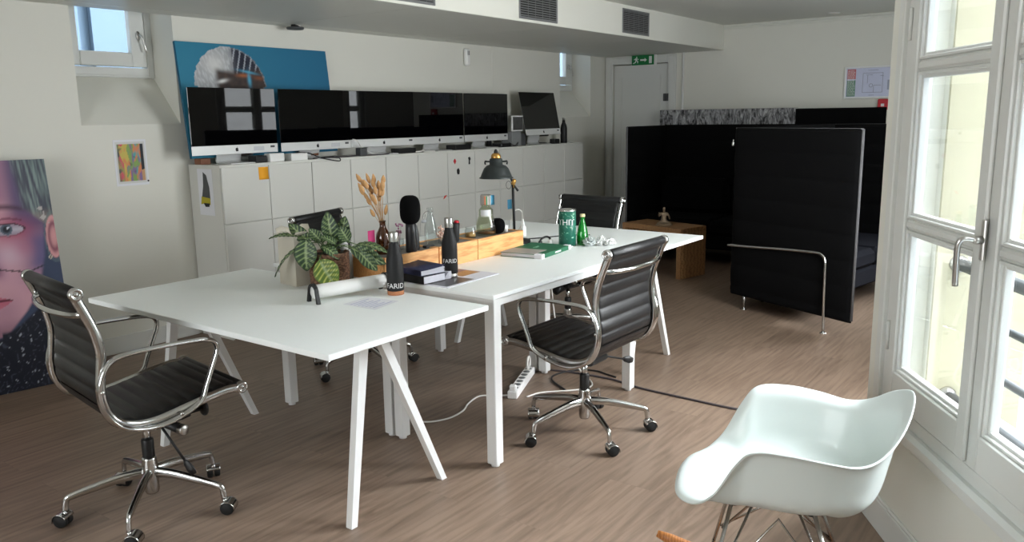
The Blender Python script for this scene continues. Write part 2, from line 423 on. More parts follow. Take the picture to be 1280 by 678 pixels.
struct(MB().box(BX, EX, SY-.006, SY, SZ, CZ).build('trim_1', M['wall']))

# long left wall with two small deep-set windows
W1 = (2.45, 3.10); W2 = (7.70, 8.35)
b = MB()
xs = [BX-.2, W1[0], W1[1], W2[0], W2[1], EX+.2]
for i in (0, 2, 4): b.box(xs[i], xs[i+1], LY, LY+.34, 0, CZ)
for w in (W1, W2):
    b.box(w[0], w[1], LY, LY+.34, 0, 1.435)
    v = [(w[0], LY, 1.435), (w[1], LY, 1.435), (w[0], LY+.27, 1.735), (w[1], LY+.27, 1.735), (w[0], LY+.34, 1.435), (w[1], LY+.34, 1.435), (w[0], LY+.34, 1.735), (w[1], LY+.34, 1.735)]
    b.add(v, [(0, 1, 3, 2), (2, 3, 7, 6), (0, 2, 6, 4), (1, 5, 7, 3)])
struct(b.build('wall_left', M['wall']))
struct(MB().box(6.482, 6.492, LY-.004, LY, 1.16, SZ).build('trim_2', M['wall']))

def small_window(n, w, handle):
    y = LY+.25; x0, x1 = w
    fr = MB()
    for a in ((x0, x0+.05, 1.735, CZ), (x1-.05, x1, 1.735, CZ), (x0+.05, x1-.05, 1.735, 1.80), (x0+.05, x1-.05, CZ-.06, CZ)):
        fr.box(a[0], a[1], y, y+.06, a[2], a[3], bev=.004)
    fr.box(x0+.03, x1-.03, y-.01, y+.01, 1.738, 1.752, bev=.003)
    root = struct(fr.build('window_%d' % n, M['trim']))
    s = MB(); a0, a1, z0, z1 = x0+.055, x1-.055, 1.806, CZ-.065
    for a in ((a0, a0+.10, z0, z1), (a1-.10, a1, z0, z1), (a0+.10, a1-.10, z0, z0+.09), (a0+.10, a1-.10, z1-.06, z1)):
        s.box(a[0], a[1], y-.012, y+.04, a[2], a[3], bev=.006)
    sash = s.build('sash', M['trim'], root)
    MB().box(a0+.10, a1-.10, y+.012, y+.018, z0+.09, z1-.06).build('pane', M['glass'], root)
    h = MB()
    hx = a1-.05
    h.lathe([(.012, 0), (.014, .004), (.012, .012)], (0, 0, 0), 16, Matrix.Translation((hx, y-.012, 2.005)) @ Matrix.Rotation(PI/2, 4, 'X') @ Matrix.Diagonal((1, 2.2, 1, 1)))
    h.tube(catmull([(hx, y-.016, 2.005), (hx, y-.05, 2.003), (hx+.012, y-.056, 1.97), (hx+.028, y-.054, 1.90)], 5), .007)
    h.build('handle', M['steel'], root)
small_window(2, W1, True)
small_window(3, W2, True)

# end wall, with the door
DY0, DY1, DZ = 4.19, 4.905, 2.03
b = MB().box(EX, EX+.2, -1.0, DY0, 0, CZ).box(EX, EX+.2, DY1, LY+.34, 0, CZ).box(EX, EX+.2, DY0, DY1, DZ, CZ).box(EX+.14, EX+.2, DY0, DY1, 0, DZ)
struct(b.build('wall_end', M['wall']))
d = MB().box(EX+.012, EX+.05, DY0+.008, DY1-.008, .006, DZ-.008, bev=.004)
for z0, z1 in ((.15, .85), (1.0, 1.9)):
    for a in ((DY0+.10, DY0+.112, z0, z1), (DY1-.112, DY1-.10, z0, z1), (DY0+.10, DY1-.10, z0, z0+.012), (DY0+.10, DY1-.10, z1-.012, z1)):
        d.box(EX+.007, EX+.014, a[0], a[1], a[2], a[3])
door = struct(d.build('door_1', M['trim']))
k = MB().lathe([(.022, 0), (.022, .006), (.009, .008), (.009, .04)], (0, 0, 0), 16, Matrix.Translation((EX+.012, DY0+.075, 1.02)) @ Matrix.Rotation(-PI/2, 4, 'Y'))
k.tube([(EX-.028, DY0+.075, 1.02), (EX-.028, DY0+.19, 1.02)], .008)
k.build('handle', M['steel'], door)
b = MB()
for y0, y1, z0, z1 in ((DY0-.10, DY0, 0, SZ-.005), (DY1, DY1+.095, 0, SZ-.005), (DY0-.0, DY1, DZ, SZ-.005)):
    b.box(EX-.022, EX, y0, y1, z0, z1, bev=.004)
    b.box(EX-.030, EX-.022, y0+(.018 if z0 == 0 else 0), y1-(.018 if z0 == 0 else 0), z0+(.018 if z0 else 0), z1-.018, bev=.003)
struct(b.build('trim_3', M['trim']))
# cornice at the top of the end wall
b = MB().box(EX-.03, EX, .2, SY-.006, CZ-.022, CZ, bev=.006)
b.box(EX-.016, EX, .2, SY-.006, CZ-.045, CZ-.022, bev=.004)
struct(b.build('trim_4', M['ceil']))
OPE = (1.0, 3.2)
b = MB().box(BX-.2, BX, -3.4, OPE[0], 0, CZ).box(BX-.2, BX, OPE[1], LY+.3, 0, CZ).box(BX-.2, BX, OPE[0], OPE[1], 0, .45).box(BX-.2, BX, OPE[0], OPE[1], 2.2, CZ)
struct(b.build('wall_back', M['wall']))

# window wall on the right: local frame WM
WZ1 = 2.20
OPA = (-1.02, .172); OPB = (-3.5, -2.2)
b = MB()
b.box(OPA[1], .27, -.14, 0, 0, CZ, WM)
b.box(OPA[0], OPA[1], -.14, 0, 0, .435, WM); b.box(OPA[0], OPA[1], -.14, 0, WZ1, CZ, WM)
b.box(OPB[1], OPA[0], -.14, 0, 0, CZ, WM)
b.box(OPB[0], OPB[1], -.14, 0, 0, .435, WM); b.box(OPB[0], OPB[1], -.14, 0, WZ1, CZ, WM)
b.box(-6.5, OPB[0], -.14, 0, 0, CZ, WM)
b.box(.14, .27, -.42, -.14, 0, CZ, WM)       # the wall turns outwards at the corner
struct(b.build('wall_right', M['wall']))
# the long wall beyond the corner, with the window the screens reflect and an added one
cx = WM @ Vector((.27, -.42, 0))
RY = cx.y
OPC = (6.25, 7.45)
OPD = (3.42, 4.62)
b = MB().box(cx.x-.10, OPD[0], RY-.14, RY, 0, CZ).box(OPD[1], OPC[0], RY-.14, RY, 0, CZ).box(OPC[1], EX, RY-.14, RY, 0, CZ)
for q in (OPC, OPD): b.box(q[0], q[1], RY-.14, RY, 0, .45).box(q[0], q[1], RY-.14, RY, 2.2, CZ)
struct(b.build('wall_right_far', M['wall']))
b = MB().box(-6.0, .262, 0, .014, 0, .113, WM, bev=.003).box(-6.0, .264, 0, .010, .113, .124, WM, bev=.003)
b.box(.27, .284, -.42, -.002, 0, .12, WM, bev=.003)
struct(b.build('baseboard_right', M['trim']))
b = MB().box(BX, 3.1, LY-.014, LY, 0, .11, bev=.004).box(7.58, EX, LY-.014, LY, 0, .11, bev=.004)
struct(b.build('baseboard_left', M['trim']))
struct(MB().box(EX-.014, EX, RY, DY0-.1, 0, .11, bev=.004).build('baseboard_end', M['trim']))

def casement(n, s0, s1, mtx, zb=.435, zt=WZ1, seam=None, sills=True, handle=True):
    """two-leaf French window: frame, two sashes with glazing bars, panes and a lever"""
    fr = MB(); mid = (s0+s1)/2 if seam is None else seam
    for a in ((s0, s0+.05, zb, zt), (s1-.05, s1, zb, zt), (s0+.05, s1-.05, zb, zb+.05), (s0+.05, s1-.05, zt-.05, zt)):
        fr.box(a[0], a[1], -.065, -.006, a[2], a[3], mtx, bev=.004)
    # bullnose sill rail below the frame
    fr.box(s0-.02, s1+.02, -.02, .018, zb-.052, zb+.002, mtx, bev=.012)
    fr.box(s0-.03, s0+.014, -.01, .010, zb, zt+.03, mtx, bev=.004); fr.box(s1-.014, s1+.03, -.01, .010, zb, zt+.03, mtx, bev=.004)
    root = struct(fr.build('window_%d' % n, M['trim']))
    rail_b = .102
    for side, (a, c) in enumerate(((s0+.052, mid-.002), (mid+.002, s1-.052))):
        sh = MB(); st = .052
        ro = .074 if side == 0 else st; ri = st if side == 0 else .034
        l0, l1 = (a+st, c-.070) if side == 0 else (a+.040, c-st)
        z0, z1 = zb+.052, zt-.052
        for bx in ((a, l0, z0, z1), (l1, c, z0, z1), (l0, l1, z0, z0+rail_b), (l0, l1, z1-.06, z1)):
            sh.box(bx[0], bx[1], -.055, 0.0, bx[2], bx[3], mtx, bev=.004)
        gz0, gz1 = z0+rail_b, z1-.06
        pitch = (gz1-gz0)/3
        bars = [gz0+pitch*k for k in (1, 2)]
        for zz in bars:
            sh.box(l0, l1, -.046, -.006, zz-.013, zz+.013, mtx, bev=.006); sh.box(l0, l1, -.040, -.012, zz-.019, zz+.019, mtx, bev=.004)
        lims = [gz0]+bars+[gz1]
        for k in range(3):       # stepped glazing beads round each pane
            pz0 = lims[k]+(.0 if k == 0 else .019); pz1 = lims[k+1]-(.019 if k < 2 else 0)
            for wd, y0, y1 in ((.010, -.040, -.008), (.020, -.040, -.018)):
                for bx in ((l0, l0+wd, pz0, pz1), (l1-wd, l1, pz0, pz1), (l0+wd, l1-wd, pz0, pz0+wd), (l0+wd, l1-wd, pz1-wd, pz1)):
                    sh.box(bx[0], bx[1], y0, y1, bx[2], bx[3], mtx, bev=.002)
        so = sh.build('sash', M['trim'], root)
        for k in range(3):
            MB().box(l0, l1, -.031, -.027, lims[k], lims[k+1], mtx).build('pane', M['glass'], root)
    ov = MB().box(mid-.026, mid+.026, -.002, .012, zb+.06, zt-.06, mtx, bev=.005)
    ov.build('meeting_strip', M['trim'], root)
    if handle:
        h = MB(); hz = 1.115; hs = mid-.030
        h.box(hs-.010, hs+.010, .011, .017, hz-.055, hz+.055, mtx, bev=.004)
        h.lathe([(.011, 0), (.011, .02), (.008, .024)], (0, 0, 0), 14, mtx @ Matrix.Translation((hs, .016, hz)) @ Matrix.Rotation(-PI/2, 4, 'X'))
        pts = [mtx @ Vector(p) for p in catmull([(hs, .03, hz), (hs, .062, hz+.004), (hs+.004, .074, hz-.012), (hs+.010, .072, hz-.06), (hs+.018, .066, hz-.125)], 6)]
        h.tube(pts, .0078, 10)
        h.build('handle', M['steel'], root)
        hg = MB()
        for zz in (.70, 1.72):
            hg.tube([mtx @ Vector((s1-.051, .004, zz-.05)), mtx @ Vector((s1-.051, .004, zz+.05))], .006, 8)
        hg.build('hinge', M['trim'], root)
    return root
casement(1, OPA[0], OPA[1], WM, seam=-.43)
casement(4, OPB[0], OPB[1], WM)  # out-of-view window, added to throw light in from the camera side
FM = Matrix.Translation((OPC[1], RY, 0)) @ Matrix.Rotation(PI, 4, 'Z') @ Matrix.Scale(-1, 4, (0, 1, 0))
FM = Matrix.Translation((0, RY, 0))
casement(5, OPC[0], OPC[1], FM, zb=.45, zt=2.2, seam=6.86, handle=False)
casement(6, OPD[0], OPD[1], FM, zb=.45, zt=2.2, handle=False)  # unseen window, made up to light the soffit face

BM_ = Matrix.Translation((BX, 0, 0)) @ Matrix.Rotation(-PI/2, 4, 'Z')
casement(7, -OPE[1], -OPE[0], BM_, zb=.45, zt=2.2, handle=False)  # back-wall window behind the camera, added to brighten the end wall
# ---------------------------------------------------------------- outside
struct(MB().box(.128, .14, -.46, -.141, -1, 3.2, WM).build('wall_outside', M['cream']))
struct(MB().box(-6.0, .128, -.40, -.142, -.2, .40, WM).build('trim_ledge', M['stone']))
rg = MB()
for z, r in ((.945, .021), (.80, .012), (.645, .012), (.485, .019)):
    rg.tube([WM @ Vector((.126 if r > .015 else -.17, -.212, z)), WM @ Vector((-1.3, -.212, z)), WM @ Vector((-6.0, -.212, z))], r, 10)
for s in (-1.30, -2.3, -3.3, -4.3):
    rg.tube([WM @ Vector((s, -.212, .40)), WM @ Vector((s, -.212, .96))], .014, 8)
rail = rg.build('balcony_railing', M['rail'])
tag(rail, 'grey iron balcony railing of four bars outside the big window', 'railing')
rb = MB()
for z in (.945, .485):
    rb.lathe([(.030, 0), (.030, .006), (.024, .010), (.024, .022)], (0, 0, 0), 16, WM @ Matrix.Translation((.128, -.212, z)) @ Matrix.Rotation(-PI/2, 4, 'Y'))
rb.build('wall_bracket', M['steel'], rail)
o = MB().box(-16, 26, -30, -1.2, -2.2, -2.0).build('ground_outside', M['zinc']); struct(o)
f = MB().box(-14, 24, -11, -10.5, -2.0, 6.0)
for i in range(12):
    for j in range(3):
        f.box(-12+i*2.8, -10.9+i*2.8, -10.52, -10.42, -1.2+j*2.6, .7+j*2.6)
struct(f.build('wall_outside_opposite', M['facade']))
g = MB()
for x0, x1 in ((1.5, 2.02), (2.10, 2.62), (2.70, 3.3), (3.4, 4.2), (9.5, 10.4), (10.6, 11.6)): g.box(x0, x1, LY+1.6, LY+1.65, 1.2, 4.0)
g.box(-3, 14, LY+1.66, LY+1.75, .8, 4.6)
struct(g.build('wall_outside_courtyard', M['bluefacade']))

# ---------------------------------------------------------------- light
SKY, SUNSKY, SUN_OUT, SUN_IN, P4, P6, P7, P5 = 5.0, 56.0, .80, .96, 2, 162, 112, 28
sc = bpy.context.scene
w = bpy.data.worlds.new('overcast_sky'); sc.world = w; w.use_nodes = True
nt = w.node_tree; bg = nt.nodes['Background']
tcw = nt.nodes.new('ShaderNodeTexCoord'); sx = nt.nodes.new('ShaderNodeSeparateXYZ'); nt.links.new(tcw.outputs['Generated'], sx.inputs[0])
rp = nt.nodes.new('ShaderNodeValToRGB'); rp.color_ramp.elements[0].position = 0.0; rp.color_ramp.elements[0].color = (.64, .67, .71, 1)
rp.color_ramp.elements[1].position = .7; rp.color_ramp.elements[1].color = (.88, .95, 1.0, 1)
nt.links.new(sx.outputs[2], rp.inputs[0])
# the sun behind the clouds: a broad bright patch of sky over the street
SUN = (W3*.30-N3*.70+Vector((0, 0, .78))).normalized()
dt = nt.nodes.new('ShaderNodeVectorMath'); dt.operation = 'DOT_PRODUCT'; dt.inputs[1].default_value = SUN
nt.links.new(tcw.outputs['Generated'], dt.inputs[0])
mr = nt.nodes.new('ShaderNodeMapRange'); mr.interpolation_type = 'SMOOTHSTEP'
mr.inputs['From Min'].default_value = SUN_OUT; mr.inputs['From Max'].default_value = SUN_IN; mr.inputs['To Min'].default_value = SKY; mr.inputs['To Max'].default_value = SUNSKY
nt.links.new(dt.outputs['Value'], mr.inputs['Value'])
nt.links.new(rp.outputs[0], bg.inputs['Color']); nt.links.new(mr.outputs[0], bg.inputs['Strength'])
def portal(name, mtx, w_, h_):
    l = bpy.data.lights.new(name, 'AREA'); l.shape = 'RECTANGLE'; l.size = w_; l.size_y = h_
    l.cycles.is_portal = True
    o = bpy.data.objects.new(name, l); C.objects.link(o); o.matrix_world = mtx
# area lights shine along local -Z
portal('window_portal', WM @ Matrix.Translation(((OPA[0]+OPA[1])/2, -.10, 1.32)) @ Matrix.Rotation(PI/2, 4, 'X'), 1.19, 1.76)
portal('window_portal', WM @ Matrix.Translation(((OPB[0]+OPB[1])/2, -.10, 1.32)) @ Matrix.Rotation(PI/2, 4, 'X'), 1.3, 1.76)
portal('window_portal', Matrix.Translation(((OPC[0]+OPC[1])/2, RY-.10, 1.32)) @ Matrix.Rotation(PI/2, 4, 'X'), 1.2, 1.75)
for w_ in (W1, W2):
    portal('window_portal', Matrix.Translation(((w_[0]+w_[1])/2, LY+.31, 2.06)) @ Matrix.Rotation(-PI/2, 4, 'X'), .65, .65)
def added_light(name, mtx, w_, h_, power, col=(.95, .98, 1)):  # extra area lamps set in window openings to lift the room's brightness
    l = bpy.data.lights.new(name, 'AREA'); l.shape = 'RECTANGLE'; l.size = w_; l.size_y = h_; l.energy = power; l.color = col
    o = bpy.data.objects.new(name, l); C.objects.link(o); o.matrix_world = mtx
added_light('window_daylight', WM @ Matrix.Translation(((OPB[0]+OPB[1])/2, -.16, 1.32)) @ Matrix.Rotation(PI/2, 4, 'X'), 1.2, 1.6, P4)
added_light('window_daylight', Matrix.Translation(((OPD[0]+OPD[1])/2, RY-.10, 1.33)) @ Matrix.Rotation(PI/2, 4, 'X'), 1.12, 1.68, P6)
added_light('window_daylight', Matrix.Translation(((OPC[0]+OPC[1])/2, RY-.12, 1.33)) @ Matrix.Rotation(PI/2, 4, 'X'), 1.15, 1.7, P5)  # added lamp in the window the screens reflect
added_light('window_daylight', Matrix.Translation((BX-.10, (OPE[0]+OPE[1])/2, 1.33)) @ Matrix.Rotation(-PI/2, 4, 'Y'), 1.68, 2.1, P7)
sc.view_settings.view_transform = 'Standard'; sc.view_settings.look = 'None'; sc.view_settings.gamma = 1.0
sc.view_settings.use_curve_mapping = False
sc.view_settings.exposure = 0.0
sc.cycles.use_denoising = True
sc.cycles.max_bounces = 14; sc.cycles.diffuse_bounces = 8; sc.cycles.transparent_max_bounces = 24
sc.cycles.caustics_reflective = False; sc.cycles.caustics_refractive = False
sc.cycles.sample_clamp_indirect = 8
# ================================================================ tables
TA, TB, TC = .728, .745, .735
def sqleg(name, x0, y0, w, z1, par, org):
    b = MB().box(x0, x0+w, y0, y0+w, .012, z1, bev=.003)
    b.lathe([(.018, 0), (.018, .012)], (x0+w/2, y0+w/2, 0), 14)
    return b.build(name, M['metalwhite'], par, org)
def trestle_table(x0, x1, y0, y1, top, label, feet):
    c = ((x0+x1)/2, (y0+y1)/2, 0)
    t = thing('trestle_table', c, label, 'table', 'white trestle tables at the ends of the desk row')
    MB().box(x0, x1, y0, y1, top-.021, top, bev=.002).build('tabletop', M['desk'], t, c)
    for yy, xa, xb, xt in feet:
        tr = MB().box(xt-.028, xt+.052, yy-.016, yy+.016, top-.058, top-.021, bev=.003)
        tr.box(xt-.02, xt+.044, yy-.24 if yy > (y0+y1)/2 else yy-.016, yy+.016 if yy > (y0+y1)/2 else yy+.24, top-.036, top-.021, bev=.002)
        o = tr.build('trestle', M['metalwhite'], t, c)
        for xf, xq in ((xa, xt-.022), (xb, xt+.046)):
            sg = 1 if xf > xq else -1
            w0, w1 = .021, .014
            P = [(xq-w0, top-.022), (xq+w0, top-.022), (xf+w1, .0), (xf-w1, .0)]
            l = MB().poly([(p[0], yy-.015, p[1]) for p in P], .03, (0, 1, 0))
            l.build('leg', M['metalwhite'], o, c)
    return t
trestle_table(1.615, 2.425, 1.912, 3.41, TA, 'white trestle table nearest the big portrait, carrying the potted plant', ((2.09, 1.826, 2.318, 1.945), (3.36, 1.858, 2.345, 2.0)))
trestle_table(3.745, 4.545, 1.94, 3.41, TC, 'white trestle table at the end towards the black sofas, holding the green bottle', ((2.10, 3.93, 4.42, 4.10), (3.36, 3.92, 4.44, 4.2)))
def desk(x0, x1, y0, y1, top, label):
    c = ((x0+x1)/2, (y0+y1)/2, 0)
    t = thing('office_desk', c, label, 'desk', 'square legged white desks placed back to back')
    MB().box(x0, x1, y0, y1, top-.018, top, bev=.002).build('tabletop', M['desk'], t, c)
    fr = MB(); w = .05
    for a in ((x0+.012, x1-.012, y0+.012, y0+.042), (x0+.012, x1-.012, y1-.042, y1-.012), (x0+.012, x0+.042, y0+.042, y1-.042), (x1-.042, x1-.012, y0+.042, y1-.042)):
        fr.box(a[0], a[1], a[2], a[3], top-.052, top-.018, bev=.002)
    fr.build('frame', M['metalwhite'], t, c)
    for x in (x0+.008, x1-.008-w):
        for y in (y0+.006, y1-.006-w): sqleg('leg', x, y, w, top-.018, t, c)
    return t
desk(2.507, 3.738, 1.952, 2.553, TB, 'white square-legged desk on the window side, with the green book and magazine on it')
desk(2.507, 3.738, 2.557, 3.345, TB, 'white square-legged desk on the cabinet side, under the wooden boxes')

# ================================================================ swivel chairs
PROF = [(.268, .452), (.235, .459), (.19, .457), (.11, .444), (.03, .428), (-.05, .415), (-.12, .419), (-.175, .444), (-.205, .495), (-.213, .56), (-.205, .63), (-.200, .69), (-.213, .765), (-.236, .83), (-.262, .893)]
def swivel_chair(x, y, th, dz, base_ang, label, lever=True):
    """th: world heading of the sitter's front; local +y is the front"""
    root = thing('swivel_chair', (x, y, 0), label, 'chair', 'black ribbed swivel chairs round the tables', th-PI/2)
    prof = catmull([(0, p[0], p[1]+dz) for p in PROF], 14)
    # arc length and normals
    S = [0.0]
    for i in range(1, len(prof)): S.append(S[-1]+(prof[i]-prof[i-1]).length)
    NRM = []
    for i in range(len(prof)):
        a = prof[max(i-1, 0)]; b = prof[min(i+1, len(prof)-1)]; t = (b-a).normalized()
        NRM.append(Vector((0, t.z, -t.y)))       # towards the sitter
    bend = 8*14
    def sling(i0, i1, pitch, name, roll_at_start):
        XS = [(-.222, .25), (-.217, .75), (-.205, 1), (-.1, 1), (0, 1), (.1, 1), (.205, 1), (.217, .75), (.222, .25)]
        # resample finely
        rows_t = []; rows_b = []
        tot = S[i1]-S[i0]; n = int(tot/.0052)
        j = i0
        for q in range(n+1):
            s = S[i0]+tot*q/n
            while j < i1-1 and S[j+1] < s: j += 1
            f = (s-S[j])/max(1e-9, S[j+1]-S[j]); p = prof[j].lerp(prof[j+1], f); nn = NRM[j].lerp(NRM[j+1], f).normalized()
            rib = abs(math.sin(PI*(s-S[i0])/pitch))**.45
            t = .0045+.0085*rib
            rows_t.append([Vector((xx, p.y, p.z))+nn*(t*k) for xx, k in XS])
            rows_b.append([Vector((xx, p.y, p.z))-nn*(t*.85*k) for xx, k in XS])
        mb = MB(); mb.grid(rows_t); mb.grid([r[::-1] for r in rows_b])
        # closed edges
        for e in (0, -1):
            mb.grid([[a[e], b[e]] for a, b in zip(rows_t, rows_b)])
        # padded roll at the free end
        k = i0 if roll_at_start else i1
        c = prof[k]
        mb.tube([(-.232, c.y, c.z), (-.226, c.y, c.z), (.226, c.y, c.z), (.232, c.y, c.z)], [.014, .021, .021, .014], 16)
        return mb.build(name, M['leather'], root)
    sling(0, bend, .0475, 'seat', True)
    sling(bend, len(prof)-1, .0535, 'backrest', False)
    # two polished side frames with end bolts
    for sx in (-1, 1):
        fr = MB()
        fr.tube([Vector((sx*.244, p.y, p.z))-NRM[i]*.006 for i, p in enumerate(prof)][::3]+[Vector((sx*.244, prof[-1].y, prof[-1].z))-NRM[-1]*.006], 1.0, 10, flat=(.0165, .0095), up=NRM[0])
        for p in (prof[0], prof[-1]):
            fr.lathe([(.0, -.010), (.020, -.010), (.0225, -.006), (.0225, .008), (.019, .012), (.012, .012), (.011, .008), (.006, .008), (.005, .011), (0, .011)], (sx*.246, p.y, p.z), 18, Matrix.Rotation(sx*PI/2, 4, 'Y'))
        side = fr.build('side_frame', M['chrome'], root)
        ar = MB(); X = sx*.262
        loop = [(.105, .446), (.130, .50), (.155, .560), (.177, .615), (.174, .646), (.145, .663), (.07, .670), (-.05, .672), (-.14, .669), (-.187, .654), (-.217, .610), (-.228, .553), (-.216, .488), (-.176, .430), (-.115, .401), (-.04, .395), (.04, .413)]
        pts = catmull([(X, p[0], p[1]+dz) for p in loop], 6, True)
        ar.tube(pts, 1.0, 10, closed=True, flat=(.0085, .0125), up=(0, 1, 0))
        for yy, zz in ((.03, .418), (-.222, .56)):
            ar.lathe([(.0, 0), (.007, 0), (.007, .012), (0, .013)], (sx*.262, yy, zz+dz), 10, Matrix.Rotation(sx*PI/2, 4, 'Y'))
        ar.build('armrest', M['chrome'], root)
    st = MB()
    p = prof[13*14]; st.tube(catmull([(-.244, p.y, p.z-.008), (-.20, p.y-.030, p.z-.012), (-.1, p.y-.050, p.z-.014), (0, p.y-.056, p.z-.014), (.1, p.y-.050, p.z-.014), (.20, p.y-.030, p.z-.012), (.244, p.y, p.z-.008)], 5), 1.0, 10, flat=(.011, .007))
    st.build('back_stretcher', M['chrome'], root)
    st = MB()
    for yy in (.045, -.055):
        z = .405+dz; st.tube(catmull([(-.246, yy, z+.008), (-.19, yy, z-.016), (-.1, yy, z-.03), (0, yy, z-.034), (.1, yy, z-.03), (.19, yy, z-.016), (.246, yy, z+.008)], 5), 1.0, 10, flat=(.009, .016), up=(0, 0, 1))
    st.build('seat_stretcher', M['chrome'], root)
    mc = MB(); z = .362+dz
    mc.box(-.075, .075, -.085, .085, z-.020, z+.018, bev=.012)
    mc.tube([(0, .05, z-.008), (.0, .10, z-.020), (.0, .135, z-.036)], [.034, .030, .024], 14)
    mc.tube([(.03, .0, z-.006), (.10, .026, z-.016), (.195, .052, z-.028)], .0185, 14)
    mc.tube([(.105, .030, z-.014), (.125, .085, z-.002), (.128, .112, z+.004)], .017, 12)
    mc.tube([(.128, .11, z+.004), (.130, .172, z+.005)], .008, 10)
    mech = mc.build('tilt_mechanism', M['blackplastic'], root)
    kb = MB(); mt = Matrix.Translation((.130, .160, z+.005)) @ Matrix.Rotation(-PI/2, 4, 'X')
    kb.lathe([(0, 0), (.024, .001), (.029, .006), (.029, .012), (.024, .018), (0, .02)], (0, 0, 0), 20, mt)
    kb.build('tension_knob', M['blackplastic'], mech)
    kb = MB(); kb.lathe([(0, 0), (.019, 0), (.019, .022), (.017, .025), (0, .025)], (0, 0, 0), 18, Matrix.Translation((.190, .0505, z-.0275)) @ Matrix.Rotation(R(14), 4, 'Z') @ Matrix.Rotation(PI/2, 4, 'Y'))
    kb.build('end_cap', M['steel'], mech)
    lv = MB(); a = Vector((.11, .01, z-.02)); b = Vector((.190, .055, z-.150)) if lever else Vector((.27, -.05, z-.07))
    lv.tube([a, b], .0048, 8)
    dr = (b-a).normalized(); up = dr.orthogonal().normalized()
    lv.tube([b-dr*.004, b+dr*.012, b+dr*.04, b+dr*.062], [.006, .014, .018, .013], 12, flat=(1, .42))
    lv.build('height_lever', M['blackplastic'], mech)
    co = MB().lathe([(.0145, .25), (.0145, .345+dz)], (0, 0, 0), 18); co.build('gas_column', M['chrome'], root)
    MB().lathe([(.0215, .205), (.0225, .21), (.0225, .275), (.0205, .282), (.0, .282)], (0, 0, 0), 18).build('column_sleeve', M['blackplastic'], root)
    hb = MB().lathe([(.0, .066), (.022, .066), (.026, .075), (.027, .12), (.031, .145), (.031, .165), (.0255, .20), (.0245, .210), (0, .210)], (0, 0, 0), 22)
    base = hb.build('base_hub', M['chrome'], root)
    off = base_ang-(th-PI/2)
    for k in range(5):
        a = off+k*2*PI/5; d = Vector((math.cos(a), math.sin(a), 0))
        lg = MB()
        pts = catmull([d*.018+Vector((0, 0, .150)), d*.09+Vector((0, 0, .146)), d*.18+Vector((0, 0, .130)), d*.262+Vector((0, 0, .112)), d*.286+Vector((0, 0, .100)), d*.294+Vector((0, 0, .058))], 5)
        n = len(pts); lg.tube(pts, [.0225-.0105*min(1, i/(n*.75)) for i in range(n)], 12, flat=(.95, .72), up=(0, 0, 1))
        leg = lg.build('base_leg', M['chrome'], base)
        cs = MB(); ca = a+[.9, 2.2, -.6, 1.5, .2][k]; e = Vector((math.cos(ca), math.sin(ca), 0)); sd = Vector((-e.y, e.x, 0))
        o = d*.294+e*.012+Vector((0, 0, .026))
        rot = Matrix((( e.x, -sd.x*0, sd.x), (e.y, 0, sd.y), (0, 1, 0))).to_4x4()
        rot = Matrix(((e.x, 0, sd.x), (e.y, 0, sd.y), (0, 1, 0))).to_4x4()
        for sgn in (-1, 1):
            cs.lathe([(0, 0), (.021, 0), (.0255, .004), (.0255, .018), (.022, .022), (0, .022)], (0, 0, 0), 20, Matrix.Translation(o) @ rot @ Matrix.Translation((0, 0, .003 if sgn > 0 else -.025)))
        cs.build('caster', M['rubber'], root)
        hd = MB(); arc = []
        for q in range(9):
            t = -.25+(PI*.95)*q/8
            arc.append([Matrix.Translation(o) @ rot @ Vector((math.cos(t)*.0285, math.sin(t)*.0285, w)) for w in (-.027, -.022, .022, .027)])
        hd.grid(arc)
        hd.lathe([(.008, .030), (.008, .05)], (d.x*.294, d.y*.294, .01), 10)
        m = hd.build('caster_hood', M['chrome'], root)
        sd_ = m.modifiers.new('thickness', 'SOLIDIFY'); sd_.thickness = .002
    return root
swivel_chair(1.495, 2.825, R(352), .021, R(9), 'black ribbed swivel chair facing the table edge in front of the portrait')
swivel_chair(3.08, 1.874, R(89.2), .0, R(17), 'black ribbed swivel chair with its back to the white rocking chair', lever=False)
swivel_chair(3.19, 3.47, R(-74), .004, R(40), 'black ribbed swivel chair between the potted plant and the cabinets')
swivel_chair(4.39, 2.80, R(176), .014, R(25), 'black ribbed swivel chair tucked under the table end by the coffee table')

